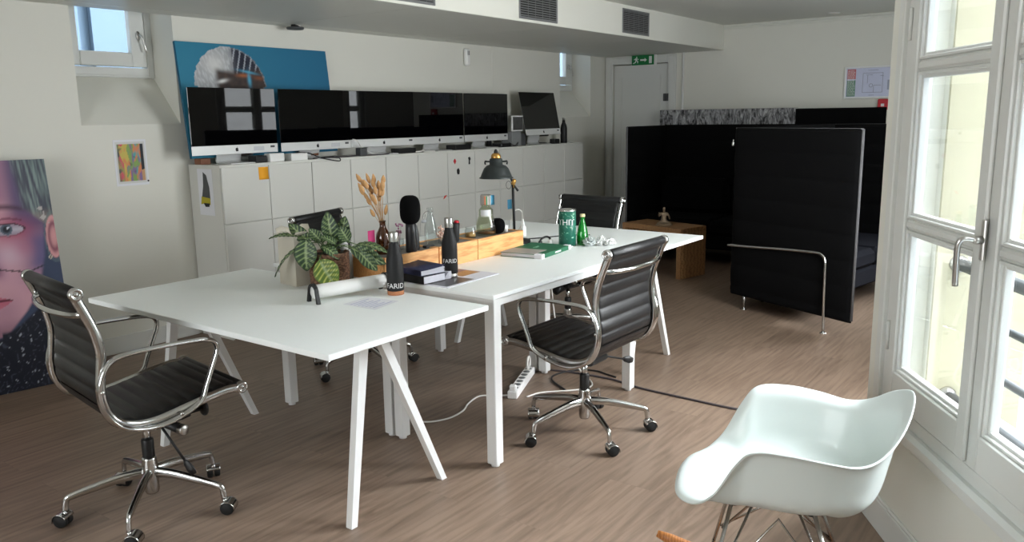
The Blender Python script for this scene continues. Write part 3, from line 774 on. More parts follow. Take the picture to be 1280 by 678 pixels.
# ================================================================ white rocking armchair
def rocking_chair():
    F = Vector((-.318, .948, 0)).normalized(); o = Vector((2.188, .68, 0))
    root = thing('rocking_armchair', o, 'white moulded armchair on wooden rockers beside the big window', 'chair', None, math.atan2(F.y, F.x)-PI/2)
    # profiles from the seat centre outwards, one per direction; local +y is the front
    Z0 = .393
    RIM = [('f', 0, .290, .393), ('f', .125, .276, .394), ('c', .192, .222, .406), ('c', .228, .168, .462), ('w', .252, .118, .556), ('w', .272, .072, .606), ('w', .284, -.02, .611),
           ('w', .280, -.11, .600), ('w', .256, -.188, .590), ('b', .208, -.248, .616), ('b', .130, -.300, .672), ('b', 0, -.328, .712)]
    def profile(k, x, y, z):
        h = z-Z0
        fx = {'f': (.40, .66, .84, .95, 1), 'c': (.42, .70, .87, .96, 1), 'w': (.48, .755, .83, .89, 1), 'b': (.48, .76, .85, .915, 1)}[k]
        fz = {'f': None, 'c': (.03, .20, .55, .88, 1), 'w': (.02, .22, .56, .90, 1), 'b': (-.05, .14, .48, .82, 1)}[k]
        if k == 'f': zs = [Z0+.003, Z0+.016, Z0+.024, Z0+.016, z]
        elif k == 'c' and h < .03: zs = [Z0+.003, Z0+.016, Z0+.027, Z0+.024, z]
        else: zs = [Z0+h*q for q in fz]
        return [(0, 0, Z0)]+[(x*a, y*a, q) for a, q in zip(fx, zs)]
    rp_ = [profile(*r) for r in RIM]
    ring = rp_+[[(-p[0], p[1], p[2]) for p in c] for c in rp_[-2:0:-1]]
    ns = 6
    cols = [catmull(r, 5) for r in ring]           # each direction refined along the radius
    m = len(cols[0]); rows = []
    for i in range(1, m):
        rows.append(catmull([c[i] for c in cols], 6, True))
    # lean back a little on its rockers
    tilt = Matrix.Translation((0, 0, .40)) @ Matrix.Rotation(R(TILT), 4, 'X') @ Matrix.Translation((0, 0, -.40))
    rows = [[tilt @ p for p in r] for r in rows]
    sh = MB().grid(rows, True)
    c = len(sh.v); sh.v.append(tuple(tilt @ Vector((0, 0, Z0))))
    k = len(rows[0])
    for i in range(k): sh.f.append((c, (i+1) % k, i)); sh.sm.append(True)
    s = sh.build('seat_shell', M['shell'], root)
    md = s.modifiers.new('thickness', 'SOLIDIFY'); md.thickness = .006; md.offset = 0
    bv = s.modifiers.new('rim', 'SUBSURF'); bv.levels = 1; bv.render_levels = 1
    wr = MB(); T = lambda x, y, z: (x, y, z)
    r = .0042
    mounts = [(-.105, .125, .392), (.105, .125, .392), (-.115, -.085, .392), (.115, -.085, .392)]
    feet = [(-.20, .19, .088), (.20, .19, .088), (-.20, -.19, .088), (.20, -.19, .088)]
    for (a, f) in zip(mounts, feet):
        wr.tube([a, f], .0055, 8)
        wr.tube([(a[0]*.55, a[1], a[2]), f], r, 8)
    for sy in (0, 2):
        wr.tube([mounts[sy], mounts[sy+1]], .0055, 8)
        wr.tube([(feet[sy][0]*.85, feet[sy][1]*.85, .16), (0, mounts[sy][1]*.55, .345), (feet[sy+1][0]*.85, feet[sy+1][1]*.85, .16)], r, 8)
    for sx in (0, 1):
        wr.tube([mounts[sx], mounts[sx+2]], .0055, 8)
        wr.tube([(feet[sx][0]*.92, feet[sx][1]*.88, .16), (mounts[sx][0]*.6, 0, .33), (feet[sx+2][0]*.92, feet[sx+2][1]*.88, .16)], r, 8)
    wr.tube([(feet[0][0], feet[0][1], .10), (feet[1][0], feet[1][1], .10)], r, 8); wr.tube([(feet[2][0], feet[2][1], .10), (feet[3][0], feet[3][1], .10)], r, 8)
    base = wr.build('wire_base', M['wire'], root)
    for m_ in mounts:
        MB().lathe([(.010, -.010), (.011, .006), (.008, .010)], (m_[0]*.97, m_[1]*.97, .388), 14).build('shock_mount', M['rubber'], base)
    for sx in (-1, 1):
        rk = MB(); pts = []
        for q in range(17):
            yy = -.36+.73*q/16; pts.append((sx*.205, yy, .0215+ .50*yy*yy))
        rk.tube(pts, [.012 if q in (0, 16) else .0195 for q in range(17)], 10, flat=(1.0, .8), up=(0, 0, 1))
        rk.build('rocker', M['rocker'], root)
TILT = 0
rocking_chair()
# ================================================================ row of white storage cabinets
CT = 1.166; CX0, CX1, CY0, CY1 = 3.12, 7.57, 4.632, 4.995
cab_labels = [
 'white six-door cabinet at the left end of the row, with the orange sticky note',
 'white six-door cabinet second from the left end, behind the potted plant',
 'white six-door cabinet behind the amber vase of bunny tails and the microphone',
 'white six-door cabinet with three small magnets on its upper door',
 'white six-door cabinet behind the black desk lamp pole',
 'white six-door cabinet at the far end of the row, towards the door']
uw = (CX1-CX0)/6
for i in range(6):
    x0, x1 = CX0+uw*i+.0006, CX0+uw*(i+1)-.0006
    c = ((x0+x1)/2, (CY0+CY1)/2, 0)
    t = thing('storage_cabinet', c, cab_labels[i], 'cabinet', 'row of white storage cabinets along the wall')
    b = MB(); y0 = CY0+.017
    b.box(x0, x0+.016, y0, CY1, 0, CT); b.box(x1-.016, x1, y0, CY1, 0, CT); b.box((x0+x1)/2-.008, (x0+x1)/2+.008, y0, CY1-.01, .05, CT-.02)
    b.box(x0+.016, x1-.016, y0, CY1, CT-.018, CT); b.box(x0+.016, x1-.016, y0, CY1, .035, .053); b.box(x0+.016, x1-.016, y0+.02, y0+.035, 0, .035)
    b.box(x0+.016, x1-.016, CY1-.008, CY1, .05, CT-.018)
    for z in (.405, .783): b.box(x0+.016, x1-.016, y0, CY1-.01, z-.008, z+.008)
    b.build('carcass', M['cab'], t, c)
    for z0, z1 in ((.040, .402), (.408, .779), (.785, 1.150)):
        for a, e in ((x0+.0025, (x0+x1)/2-.0022), ((x0+x1)/2+.0022, x1-.0025)):
            MB().box(a, e, CY0, CY0+.016, z0, z1, bev=.0015).build('door', M['cab'], t, c)
    MB().box(x0+.018, x1-.018, y0+.0005, y0+.001, .06, CT-.02).build('gap_shadow', M['dark'], t, c) if False else None

def sheet(name, x0, x1, z0, z1, m, label, cat, group=None, y=CY0, th=.0006):
    o = MB().box(x0, x1, y-th-.0004, y-.0004, z0, z1).build(name, m, None, ((x0+x1)/2, y, (z0+z1)/2)); return tag(o, label, cat, group)
def curled_note(name, x0, x1, z0, z1, m, label):
    rows = []
    for k in range(7):
        t = k/6; rows.append([Vector((x0, CY0-.0008-.010*max(0, .5-t)**2, z0+(z1-z0)*t)), Vector((x1, CY0-.0008-.016*max(0, .5-t)**2, z0+(z1-z0)*t))])
    g = MB().grid(rows); o = g.build(name, m, None, ((x0+x1)/2, CY0, z0)); s = o.modifiers.new('thickness', 'SOLIDIFY'); s.thickness = .0004
    return tag(o, label, 'sticky note')
curled_note('sticky_note', 3.406, 3.484, 1.056, 1.140, M['orange'], 'orange square sticky note on the top corner of the first cabinet door')
curled_note('sticky_note', 4.372, 4.445, .496, .590, M['pink'], 'pink sticky note on a cabinet door beside the amber vase')
curled_note('sticky_note', 5.920, 5.990, .645, .735, M['blue'], 'light blue sticky note on a cabinet door beside the glass flask')
curled_note('sticky_note', 6.195, 6.265, .580, .670, M['blue'], 'light blue sticky note on a cabinet door beside the lamp pole')
def magnet(pts, z, m, label):
    mb = MB()
    mb.poly([(x, CY0-.0005, zz) for x, zz in pts], .006, (0, -1, 0)); c = (sum(p[0] for p in pts)/len(pts), CY0, sum(p[1] for p in pts)/len(pts))
    tag(mb.build('magnet', m, None, c), label, 'magnet')
magnet([(5.42, 1.075), (5.436, 1.096), (5.452, 1.075), (5.436, 1.050)], 0, M['red'], 'small red diamond magnet on a cabinet door')
magnet([(5.622, 1.098), (5.640, 1.104), (5.652, 1.085), (5.640, 1.070), (5.642, 1.040), (5.626, 1.038), (5.630, 1.070)], 0, M['blackmatte'], 'black figure-shaped magnet right of the red magnet')
magnet([(5.462, 1.000), (5.484, 1.012), (5.496, .990), (5.490, .960), (5.472, .958), (5.464, .975)], 0, M['blackmatte'], 'black rounded magnet below the red magnet')
magnet([(5.275, .760), (5.290, .786), (5.315, .790), (5.300, .772)], 0, M['coral'], 'small coral heart sticker magnet on a middle cabinet door')

# taped sheet with a fish-like print on the cabinet end
rows = []
t = MB().box(CX0-.0012, CX0-.0004, 4.735, 4.90, .835, 1.14); sh = tag(t.build('taped_print', M['paper'], None, (CX0, 4.82, .98)), 'white sheet with a grey and yellow garment print taped to the cabinet end', 'print')
org = (CX0, 4.82, .98)
def flat(pts, m, nm, dx): MB().poly([(CX0-dx, y, z) for y, z in pts], .0006, (-1, 0, 0)).build(nm, m, sh, (0, 0, 0)).location = (-org[0], -org[1], -org[2])
flat([(4.835, 1.12), (4.80, 1.10), (4.775, 1.02), (4.772, .94), (4.865, .95), (4.842, 1.03)], M['greyd'], 'printed_garment', .0013)
flat([(4.772, .948), (4.868, .958), (4.880, .905), (4.83, .915), (4.775, .905)], mat('yellow_print', rgb(176, 164, 40), .7), 'printed_hem', .0020)
flat([(4.780, .915), (4.850, .915), (4.83, .890), (4.79, .892)], M['blackmatte'], 'printed_shadow', .0026)

# ================================================================ all-in-one computers on the cabinets
APPLE = [(0, .95), (.28, 1.05), (.62, .98), (.82, .72), (.66, .42), (.70, .05), (.94, -.14), (.78, -.55), (.50, -.92), (.22, -.90), (0, -.82), (-.22, -.90), (-.50, -.92), (-.78, -.55), (-.95, 0), (-.90, .5), (-.68, .88), (-.28, 1.02)]
def computer(cx, y, w, label, rz=0.0, tilt=0.0, lift=0.0, sticker=True, foot=None):
    root = thing('desktop_computer', (cx, y, CT), label, 'computer', 'all-in-one computers lined up on the cabinets', rz)
    h0, hc, h1 = .064+lift, .124+lift, .497+lift
    T = Matrix.Translation((0, 0, .28)) @ Matrix.Rotation(-tilt, 4, 'X') @ Matrix.Translation((0, 0, -.28))
    MB().box(-w/2, w/2, 0, .007, hc, h1, T, bev=.002).build('screen', M['screen'], root)
    ch = MB().box(-w/2, w/2, .0, .007, h0, hc, T, bev=.0015)
    MBb = ch.build('chin', M['alu'], root)
    lg = MB(); s = .0125; lg.poly([T @ Vector((p[0]*s, -.0002, (h0+hc)/2-.002+p[1]*s)) for p in APPLE], .0008, (0, -1, 0))
    lf = [(0, 1.15), (.05, 1.45), (.3, 1.65), (.34, 1.35)]
    lg.poly([T @ Vector((p[0]*s, -.0002, (h0+hc)/2-.002+p[1]*s)) for p in lf], .0008, (0, -1, 0))
    lg.build('logo', M['blackmatte'], MBb)
    bk = MB(); rows = []
    for k, (f, d) in enumerate(((1, .007), (.992, .012), (.93, .022), (.75, .038), (.45, .052), (.18, .058), (.02, .059))):
        r = []
        for q in range(28):
            a = 2*PI*q/28; ca, sa = math.cos(a), math.sin(a)
            e = .28
            xx = math.copysign(abs(ca)**e, ca); zz = math.copysign(abs(sa)**e, sa)
            r.append(T @ Vector((xx*w/2*f, d, (h0+h1)/2+zz*(h1-h0)/2*f)))
        rows.append(r)
    bk.grid(rows, True); bk.build('back_cover', M['alu'], root)
    st = MB()
    fw = .095
    prof = [(-.055, .0015), (-.05, .0075), (.085, .0085), (.118, .018), (.118, .05), (.098, .20), (.090, .225), (.078, .225), (.088, .19), (.106, .05), (.104, .028), (.085, .018), (-.048, .014), (-.055, .010)]
    prof = [(-.06, 0), (-.06, .006), (.090, .008), (.104, .022), (.094, .05), (.062, .20), (.058, .235), (.066, .235), (.072, .20), (.104, .052), (.116, .020), (.100, 0)]
    v = [(-fw, p[0], p[1]+(lift if p[1] > .15 else 0)) for p in prof]+[(fw, p[0], p[1]+(lift if p[1] > .15 else 0)) for p in prof]
    n = len(prof)
    st.add(v, [tuple(range(n)), tuple(range(n, 2*n))[::-1]]+[(i, n+i, n+(i+1) % n, (i+1) % n) for i in range(n)])
    st.build('stand', M['alu'], root)
    if sticker:
        MB().box(w*.20, w*.20+.085, -.0007, -.0001, h0+.016, h0+.044, T).build('paper_sticker', M['sticker'], root)
    MB().box(w/2-.062, w/2-.026, -.0007, -.0001, h0+.033, h0+.047, T).build('inventory_tag', M['greyd'], root)
    return root
computer(3.342, 4.76, .668, 'leftmost all-in-one computer, its screen reflecting a window, overhanging the cabinet end')
computer(4.035, 4.757, .668, 'all-in-one computer with a plain black screen, second from the left end', rz=R(1.2))
computer(4.725, 4.765, .655, 'all-in-one computer turned slightly left, third from the left end', rz=R(-5.4), sticker=False)
computer(5.385, 4.752, .668, 'all-in-one computer fourth from the left, its screen edge touching the next one', rz=R(.6), sticker=False)
computer(6.075, 4.768, .668, 'all-in-one computer fifth from the left, beside the framed photo', rz=R(1.0), sticker=False)
computer(6.955, 4.755, .620, 'all-in-one computer tilted far back, standing alone at the far end', rz=R(0), tilt=R(12), lift=.03, sticker=False)

def monitor(cx, y, w, z0, z1, label, rz=0, tilt=0):
    root = thing('black_monitor', (cx, y, CT), label, 'monitor', None, rz)
    z0 -= CT; z1 -= CT
    T = Matrix.Rotation(-tilt, 4, 'X')
    MB().box(-w/2, w/2, 0, .035, z0, z1, T, bev=.006).build('casing', M['blackplastic'], root)
    MB().box(-w/2+.015, w/2-.015, -.001, .0, z0+.02, z1-.015, T).build('screen', M['screen'], root)
    st = MB().box(-.03, .03, .035, .055, .004, z0+.15, bev=.004).lathe([(.0, 0), (.11, 0), (.11, .008), (.02, .014), (0, .014)], (0, .045, 0), 24)
    st.build('stand', M['blackplastic'], root)
monitor(6.312, 4.885, .39, 1.25, 1.642, 'black monitor peeking out behind the fifth all-in-one computer')
monitor(7.14, 4.895, .34, 1.24, 1.585, 'black monitor half hidden behind the tilted computer at the far end', tilt=R(2))

# ---------------------------------------------------------------- odds and ends on the cabinets
def small_box(x0, x1, y0, y1, z0, h, m, name, label, cat, bev=.004, group=None):
    c = ((x0+x1)/2, (y0+y1)/2, z0); mb = MB().box(x0, x1, y0, y1, z0, z0+h, bev=bev)
    mb.box(x0+.004, x1-.004, y0-.0006, y1+.0006, z0+h*.62, z0+h*.66)
    return tag(mb.build(name, m, None, c), label, cat, group)
small_box(3.075, 3.150, 4.765, 4.835, CT, .042, M['brown'], 'wooden_block', 'brown wooden block under the corner of the blue canvas', 'block', bev=.003) if False else None
for x0, x1, lb in ((3.125, 3.200, 'brown wooden block under the left corner of the blue canvas'), (4.05, 4.125, 'brown wooden block under the right part of the blue canvas')):
    small_box(x0, x1, 4.858, 4.93, CT, .040, M['brown'], 'wooden_block', lb, 'block', bev=.003)
small_box(3.535, 3.655, 4.665, 4.735, CT, .058, M['white'], 'router_box', 'white network box in front of the first computer', 'box')
small_box(3.715, 3.860, 4.665, 4.735, CT, .050, M['white'], 'router_box', 'flat white box in front of the second computer', 'box')
small_box(3.442, 3.528, 4.69, 4.79, CT, .046, M['blackplastic'], 'charger_box', 'black charger box under the first computer', 'charger')
small_box(4.83, 5.03, 4.70, 4.80, CT, .040, M['blackplastic'], 'hub_box', 'black cable hub under the third computer', 'hub')
small_box(5.52, 5.74, 4.69, 4.80, CT, .044, M['blackplastic'], 'hub_box', 'black cable hub under the fourth computer', 'hub')
small_box(6.19, 6.34, 4.685, 4.80, CT, .034, M['blackplastic'], 'hub_box', 'black cable hub under the fifth computer', 'hub')
small_box(4.405, 4.475, 4.70, 4.76, CT, .062, M['greyd'], 'hub_box', 'dark grey card reader box under the corner of the third computer', 'reader')
small_box(6.435, 6.585, 4.74, 4.875, CT, .140, M['grey'], 'grey_box', 'pale grey box carrying the framed photo', 'box')
small_box(6.592, 6.675, 4.75, 4.90, CT, .118, M['greyd'], 'dark_box', 'dark grey box between the framed photo and the tilted computer', 'box')
small_box(7.10, 7.20, 4.69, 4.75, CT, .050, M['blackplastic'], 'speaker_bar', 'black speaker under the tilted computer', 'speaker')
pf = thing('framed_photo', (6.555, 4.76, CT+.142), 'small framed black and white photo standing on a grey box', 'photo')
mb = MB().box(-.092, .092, 0, .012, 0, .150, bev=.002); mb.build('frame', M['white'], pf)
MB().box(-.078, .085, -.001, .0, .012, .138).build('print', mat('grey_photo', rgb(70, 70, 70), .4, var=.9, scale=16), pf)
mb = MB(); mb.lathe([(0, 0), (.034, 0), (.036, .004), (.036, .155), (.030, .185), (.017, .215), (.015, .238)], (0, 0, 0), 22)
bt = thing('drink_bottle', (7.375, 4.752, CT), 'black drink bottle standing at the far end of the cabinets', 'bottle')
mb.build('body', M['blackmatte'], bt); MB().lathe([(.0165, .238), (.0165, .262), (.014, .266), (0, .266)], (0, 0, 0), 18).build('cap', M['steel'], bt)

def cable(name, pts, r, m, label, cat='cable', group=None, per=8):
    P = catmull(pts, per); c = P[0]
    mb = MB().tube(P, r, 8)
    return tag(mb.build(name, m, None, (c.x, c.y, 0)), label, cat, group)
cable('usb_cable', [(3.87, 4.80, CT+.05), (3.90, 4.70, CT+.045), (3.96, 4.655, CT+.012), (4.05, 4.612, CT-.012), (4.10, 4.600, CT-.018), (4.11, 4.618, CT+.002), (4.06, 4.66, CT+.008), (4.02, 4.72, CT+.006), (4.2, 4.78, CT+.006)], .0042, M['cableblack'], 'black cable looping over the cabinet edge below the second computer')
cable('power_cable', [(3.93, 4.69, CT+.006), (4.10, 4.72, CT+.006), (4.25, 4.69, CT+.005), (4.36, 4.74, CT+.005), (4.5, 4.69, CT+.005), (4.62, 4.68, CT+.005), (4.78, 4.73, CT+.005)], .0045, M['cablegrey'], 'grey cable lying along the cabinet top below the third computer')
cable('white_lead', [(4.36, 4.735, CT+.13), (4.40, 4.725, CT+.115), (4.45, 4.74, CT+.07), (4.50, 4.72, CT+.03), (4.56, 4.70, CT+.006), (4.62, 4.68, CT+.006)], .0045, M['cablewhite'], 'white lead dangling between the second and third computers')
cable('white_lead', [(5.02, 4.70, CT+.006), (5.06, 4.67, CT+.012), (5.10, 4.68, CT+.02), (5.12, 4.70, CT+.006), (5.25, 4.69, CT+.006)], .006, M['cablewhite'], 'short white lead curled between the third and fourth computers')
cable('earphone_lead', [(6.30, 4.68, CT+.040), (6.35, 4.65, CT+.012), (6.42, 4.66, CT+.04), (6.44, 4.69, CT+.006), (6.36, 4.66, CT+.005), (6.28, 4.655, CT+.006), (6.15, 4.655, CT+.005)], .0035, M['cableblack'], 'black lead coiled beside the grey box of the framed photo')
# ================================================================ art leaning on the wall
def mixc(a, b, t):
    t = max(0, min(1, t)); return tuple(x+(y-x)*t for x, y in zip(a, b))
def sst(e0, e1, x):
    t = max(0, min(1, (x-e0)/(e1-e0))); return t*t*(3-2*t)
def c3(r, g, b): return (lin(r), lin(g), lin(b))
def nz(x, y, s, z=0.0): return _n.noise(Vector((x*s, y*s, z)))*.5+.5
def canvas(name, BL, U, V, w, h, th, fn, res, label, edge):
    """painted canvas: BL corner, U to the right, V up; fn(x, y) gives the paint colour in metres from BL"""
    N = U.cross(V).normalized()
    nx, ny = int(w/res)+1, int(h/res)+1
    rows = []; cols = []
    for j in range(ny):
        y = h*j/(ny-1); r = []
        for i in range(nx):
            x = w*i/(nx-1); r.append(BL+U*x+V*y+N*.0006); cols.append(tuple(fn(x, y))+(1,))
        rows.append(r)
    c = BL+U*(w/2)
    root = thing(name, c, label, 'picture')
    MB().grid(rows, smooth=False).build('print', M['art'], root, c, cols)
    MM = Matrix(((U.x, V.x, N.x, BL.x), (U.y, V.y, N.y, BL.y), (U.z, V.z, N.z, BL.z), (0, 0, 0, 1)))
    MB().box(0, w, 0, h, -th, 0, MM).build('stretcher', edge, root, c)
    return root
PW, PH = .80, 1.262
SK = c3(186, 142, 160); SKD = c3(120, 92, 122); BLU = c3(66, 74, 112); BG = c3(52, 62, 88); PK = c3(176, 92, 118)
def portrait(x, y):
    r = PW-x                       # distance from the right edge; the face is symmetrical about r = .42
    if r > .42: r = .84-r
    n = nz(x, y, 9); n2 = nz(x, y, 38, 3)
    col = mixc(BG, c3(66, 80, 104), sst(.7, 1.1, y)*.6+.3*n)
    # face outline: distance of the cheek/jaw border from the right edge for each height
    pts = [(.24, .52), (.30, .36), (.33, .30), (.43, .205), (.50, .155), (.59, .115), (.72, .075), (.85, .06), (.98, .045), (1.12, .06), (1.27, .12)]
    def bord(yy):
        if yy <= pts[0][0]: return 9
        for (a, b), (c, d) in zip(pts, pts[1:]):
            if yy <= c: return b+(d-b)*(yy-a)/(c-a)
        return pts[-1][1]
    e = bord(y)
    # ear
    ex, ey = (r-.012)/.042, (y-.825)/.125
    ed = ex*ex+ey*ey+.25*ex*ey
    # hair: green-grey strands right of the forehead
    hair = sst(.16, .05, r+.25*(1.05-y))*sst(.86, .98, y)
    if y > .90:
        hb = .145-.10*(1.0-y)/.1 if y < 1.0 else .145+.1*(y-1.0)
        hair = sst(hb+.02, hb-.02, r)*sst(-.04, .01, r)
    face = sst(e-.012, e+.012, r)
    skin = mixc(SK, c3(196, 150, 160), n)
    skin = mixc(skin, SKD, sst(.26, .12, r)*sst(.5, .7, y)*.75)
    skin = mixc(skin, c3(120, 70, 110), sst(.98, 1.08, y)*sst(.16, .30, r)*.75)                    # purple forehead
    skin = mixc(skin, c3(78, 70, 108), sst(.26, .16, r)*sst(.82, .92, y)*.85)                       # blue-violet temple
    skin = mixc(skin, c3(84, 84, 128), sst(.18, .10, r)*sst(.62, .70, y)*sst(.90, .80, y)*.85)
    skin = mixc(skin, c3(196, 168, 186), math.exp(-((r-.24)/.075)**2-((y-.745)/.06)**2)*.8)        # pale cheek
    skin = mixc(skin, c3(170, 96, 120), math.exp(-((r-.165)/.05)**2-((y-.78)/.06)**2)*.5)
    d = math.exp(-((r-.225)/.105)**2-((y-.885)/.062)**2); skin = mixc(skin, c3(164, 74, 98), d*.95)  # eye shadow
    skin = mixc(skin, c3(120, 84, 108), sst(.60, .45, y)*sst(.20, .30, r)*.25)
    skin = mixc(skin, c3(112, 78, 98), sst(.42, .32, y)*.55)                                        # below the chin line
    by = .985+.045*math.cos((r-.25)*9)-.02; bd = abs(y-by)/(.022+.03*max(0, r-.15))
    if .115 < r < .5: skin = mixc(skin, c3(66, 44, 62), max(0, 1-bd)*.85*sst(.115, .17, r))       # brow
    # eye
    qx, qy = (r-.235)/.078, (y-.884)/(.032)
    if qx*qx+abs(qy)**1.5 < 1:
        skin = mixc(c3(178, 172, 186), c3(120, 90, 110), abs(qy)*.7)
        ir = math.hypot(r-.240, y-.888)
        if ir < .030: skin = mixc(c3(28, 30, 40), c3(86, 98, 112), sst(.012, .026, ir))
        if math.hypot(r-.233, y-.897) < .006: skin = c3(210, 214, 226)
    elif abs(math.sqrt(qx*qx+abs(qy)**1.5)-1.05) < .10: skin = mixc(skin, c3(44, 26, 38), .85 if qy > 0 else .35)
    if abs(y-.945+.6*(r-.235)**2*4) < .006 and .16 < r < .34: skin = mixc(skin, c3(96, 40, 64), .6)  # lid crease
    # nose and wire
    nd = math.exp(-((r-.315)/.03)**2-((y-.66)/.035)**2); skin = mixc(skin, c3(120, 76, 96), nd*.8)
    skin = mixc(skin, c3(64, 70, 130), math.exp(-((r-.335)/.035)**2-((y-.76)/.08)**2)*.8)
    wy = .645-.25*(.17-r)*(.17-r)*0+(.35*(r-.17) if r > .17 else .0)*.6+.5*max(0, .17-r)**1.2
    if abs(y-wy) < .0045 and r > .055: skin = mixc(skin, c3(30, 26, 34), .8)
    # lips
    lx = (.41-r)/.145
    if 0 <= lx < 1:
        up = .50+.048*(1-lx)**.8*(1-.35*math.exp(-((r-.40)/.03)**2)); lo = .50-.055*(1-lx**2)
        if lo < y < up:
            skin = mixc(c3(176, 96, 116), c3(200, 130, 144), sst(.49, .45, y)*(n2))
            if abs(y-.502) < .006: skin = c3(96, 40, 56)
    if r > .41:
        up = .548-.015*math.sin(min(1, (r-.41)/.14)*PI); lo = .445+.0*(r-.41)
        sc_ = max(0, 1-((r-.41)/.16)**2)
        if .50-.055*sc_ < y < .50+.048*sc_:
            skin = c3(180, 102, 120) if abs(y-.502) > .006 else c3(96, 40, 56)
    col = mixc(col, skin, face)
    if hair > 0:
        st = nz(x*3.2+.25*y, y*.25, 26)
        hc = mixc(c3(70, 74, 84), c3(128, 146, 142), sst(.35, .75, st))
        hc = mixc(hc, c3(150, 134, 124), sst(1.0, .93, y)*.6)
        col = mixc(col, hc, hair*.92)
    if ed < 1:
        ec = mixc(c3(206, 150, 152), c3(120, 66, 84), math.exp(-((ed-.35)/.2)**2)*.9)
        col = mixc(col, ec, sst(1.0, .82, ed))
    elif ed < 1.35 and r < .06: col = mixc(col, c3(96, 116, 120), .5)
    if math.hypot(r-.045, y-.712) < .011: col = c3(196, 186, 170)
    if math.hypot(r-.045, y-.712) < .005: col = c3(70, 60, 60)
    # glitter clip above the ear
    if abs(r-.055-.25*(y-.95)) < .018 and .90 < y < 1.0 and n2 > .60: col = c3(176, 170, 168)
    # dark lace collar
    cb = .30 if r > .34 else .33+.9*max(0, (.30-r))**1.15
    cl = sst(cb+.012, cb-.012, y)
    if cl > 0:
        l1 = abs(math.sin(24*nz(x, y, 7)+9*nz(x, y, 17, 2)))
        lace = mixc(c3(22, 24, 36), c3(56, 62, 78), sst(.25, .02, l1))
        if n2 > .70 and nz(x, y, 90, 7) > .55: lace = c3(150, 156, 166)
        col = mixc(col, lace, cl)
    return col
BR = Vector((2.12, 4.69, .003)); U = Vector((-.99, .14, 0)).normalized(); V = Vector((.0675, .120, .99)); V = (V-U*U.dot(V)).normalized()
BR.z = .003
canvas('portrait_canvas', BR+U*PW, -U, V, PW, PH, .022, portrait, .0065, 'large printed portrait of a woman with pink eye makeup leaning on the wall', mat('canvas_edge', rgb(70, 72, 92), .7))
ZB = CT+.040
def statue(x, y):
    col = mixc(c3(44, 122, 150), c3(34, 96, 132), x/1.27*.8)  # blue painted darker to the right, standing in for light falloff
    cx, cy = .385, .475
    dx, dy = (x-cx)/.285, (y-cy)/(.272)
    d = dx*dx+dy*dy
    if y < .475: d = dx*dx*1.15+max(0, (.475-y)/.5)**2
    rim = 1+.10*(nz(x, y, 40)-.5)
    if d < rim:
        n = nz(x, y, 26, 5); n2 = nz(x*2.2+y*.9, y*.5-x*.8, 34, 9)
        left = sst(.48, .36, x)
        col = mixc(c3(64, 68, 82), c3(168, 170, 172), left*.9)
        curl = sst(.42, .72, n2)
        col = mixc(col, mixc(c3(22, 24, 34), c3(196, 198, 202), left), curl*.8)
        if x > .42 and y > .55:                # braids raking over the dark side
            br = abs(math.sin((x*1.1-.35*(y-.5))*58)); col = mixc(col, c3(172, 176, 184) if br > .93 else c3(30, 32, 48), .75)
        # bright smooth crown and cheek, dark mask across the eyes
        col = mixc(col, c3(206, 206, 204), math.exp(-((x-.27)/.075)**2-((y-.62)/.07)**2)*.95)
        mk = sst(.60, .55, y-.12*abs(x-.42))*sst(.245, .30, x)
        col = mixc(col, mixc(c3(44, 40, 42), c3(78, 62, 54), nz(x, y, 30, 1)), mk)
        col = mixc(col, c3(196, 112, 60), math.exp(-((x-.49)/.05)**2-((y-.555)/.012)**2)*.6*mk)
        col = mixc(col, c3(150, 84, 46), math.exp(-((x-.62)/.04)**2-((y-.54)/.014)**2)*.6*mk)
        col = mixc(col, c3(84, 168, 200), math.exp(-((x-.535)/.014)**2-((y-.525)/.05)**2)*.95)
        col = mixc(col, c3(84, 168, 200), math.exp(-((x-.53)/.07)**2-((y-.58+.15*(x-.53))/.008)**2)*.9)
        col = mixc(col, c3(222, 222, 220), math.exp(-((x-.315)/.04)**2-((y-.512-.2*(x-.315))/.012)**2))
        if d > rim*.93: col = mixc(col, c3(180, 188, 194), .6*nz(x, y, 70))
    return col
BL = Vector((3.093, 4.905, ZB+.001)); U2 = Vector((1, 0, 0)); V2 = Vector((0, .082, .757)).normalized()
canvas('statue_canvas', BL, U2, V2, 1.262, .762, .022, statue, .006, 'blue canvas with a silvery statue head, leaning behind the computers', mat('blue_canvas_edge', rgb(28, 92, 120), .7))

# small colourful print on the wall
def paint(x, y):
    if x < .012 or x > .178 or y < .014 or y > .246: return c3(206, 206, 204)
    if x > .160: return c3(40, 44, 50) if y > .08+.4*(x-.16) else c3(190, 150, 110)
    s = nz(x*1.1, y*.35, 34); t = nz(x, y*.4, 50, 4); u = nz(x, y, 30, 8)
    a = [c3(90, 160, 160), c3(206, 92, 104), c3(196, 178, 92), c3(130, 160, 90), c3(210, 130, 90), c3(128, 108, 150)]
    i = int((s*2.6+x*22) % 6); col = mixc(a[i], a[(i+2) % 6], sst(.4, .7, t))
    return mixc(col, c3(70, 80, 84), sst(.35, .2, u)*.6+.5*sst(.03, .012, x))
pr = thing('wall_print', (2.735, LY-.002, 1.2), 'small striped colourful print taped to the white wall', 'print')
rows = []; cols = []
for j in range(66):
    r = []
    for i in range(48):
        x = .19*i/47; y = .26*j/65; r.append(Vector((2.640+x, LY-.0022, 1.069+y))); cols.append(tuple(paint(x, y))+(1,))
    rows.append(r)
MB().grid(rows, smooth=False).build('image', M['print'], pr, (2.735, LY-.002, 1.2), cols)
MB().box(2.628, 2.842, LY-.0018, LY-.0008, 1.055, 1.342).build('paper', M['paper'], pr, (2.735, LY-.002, 1.2))
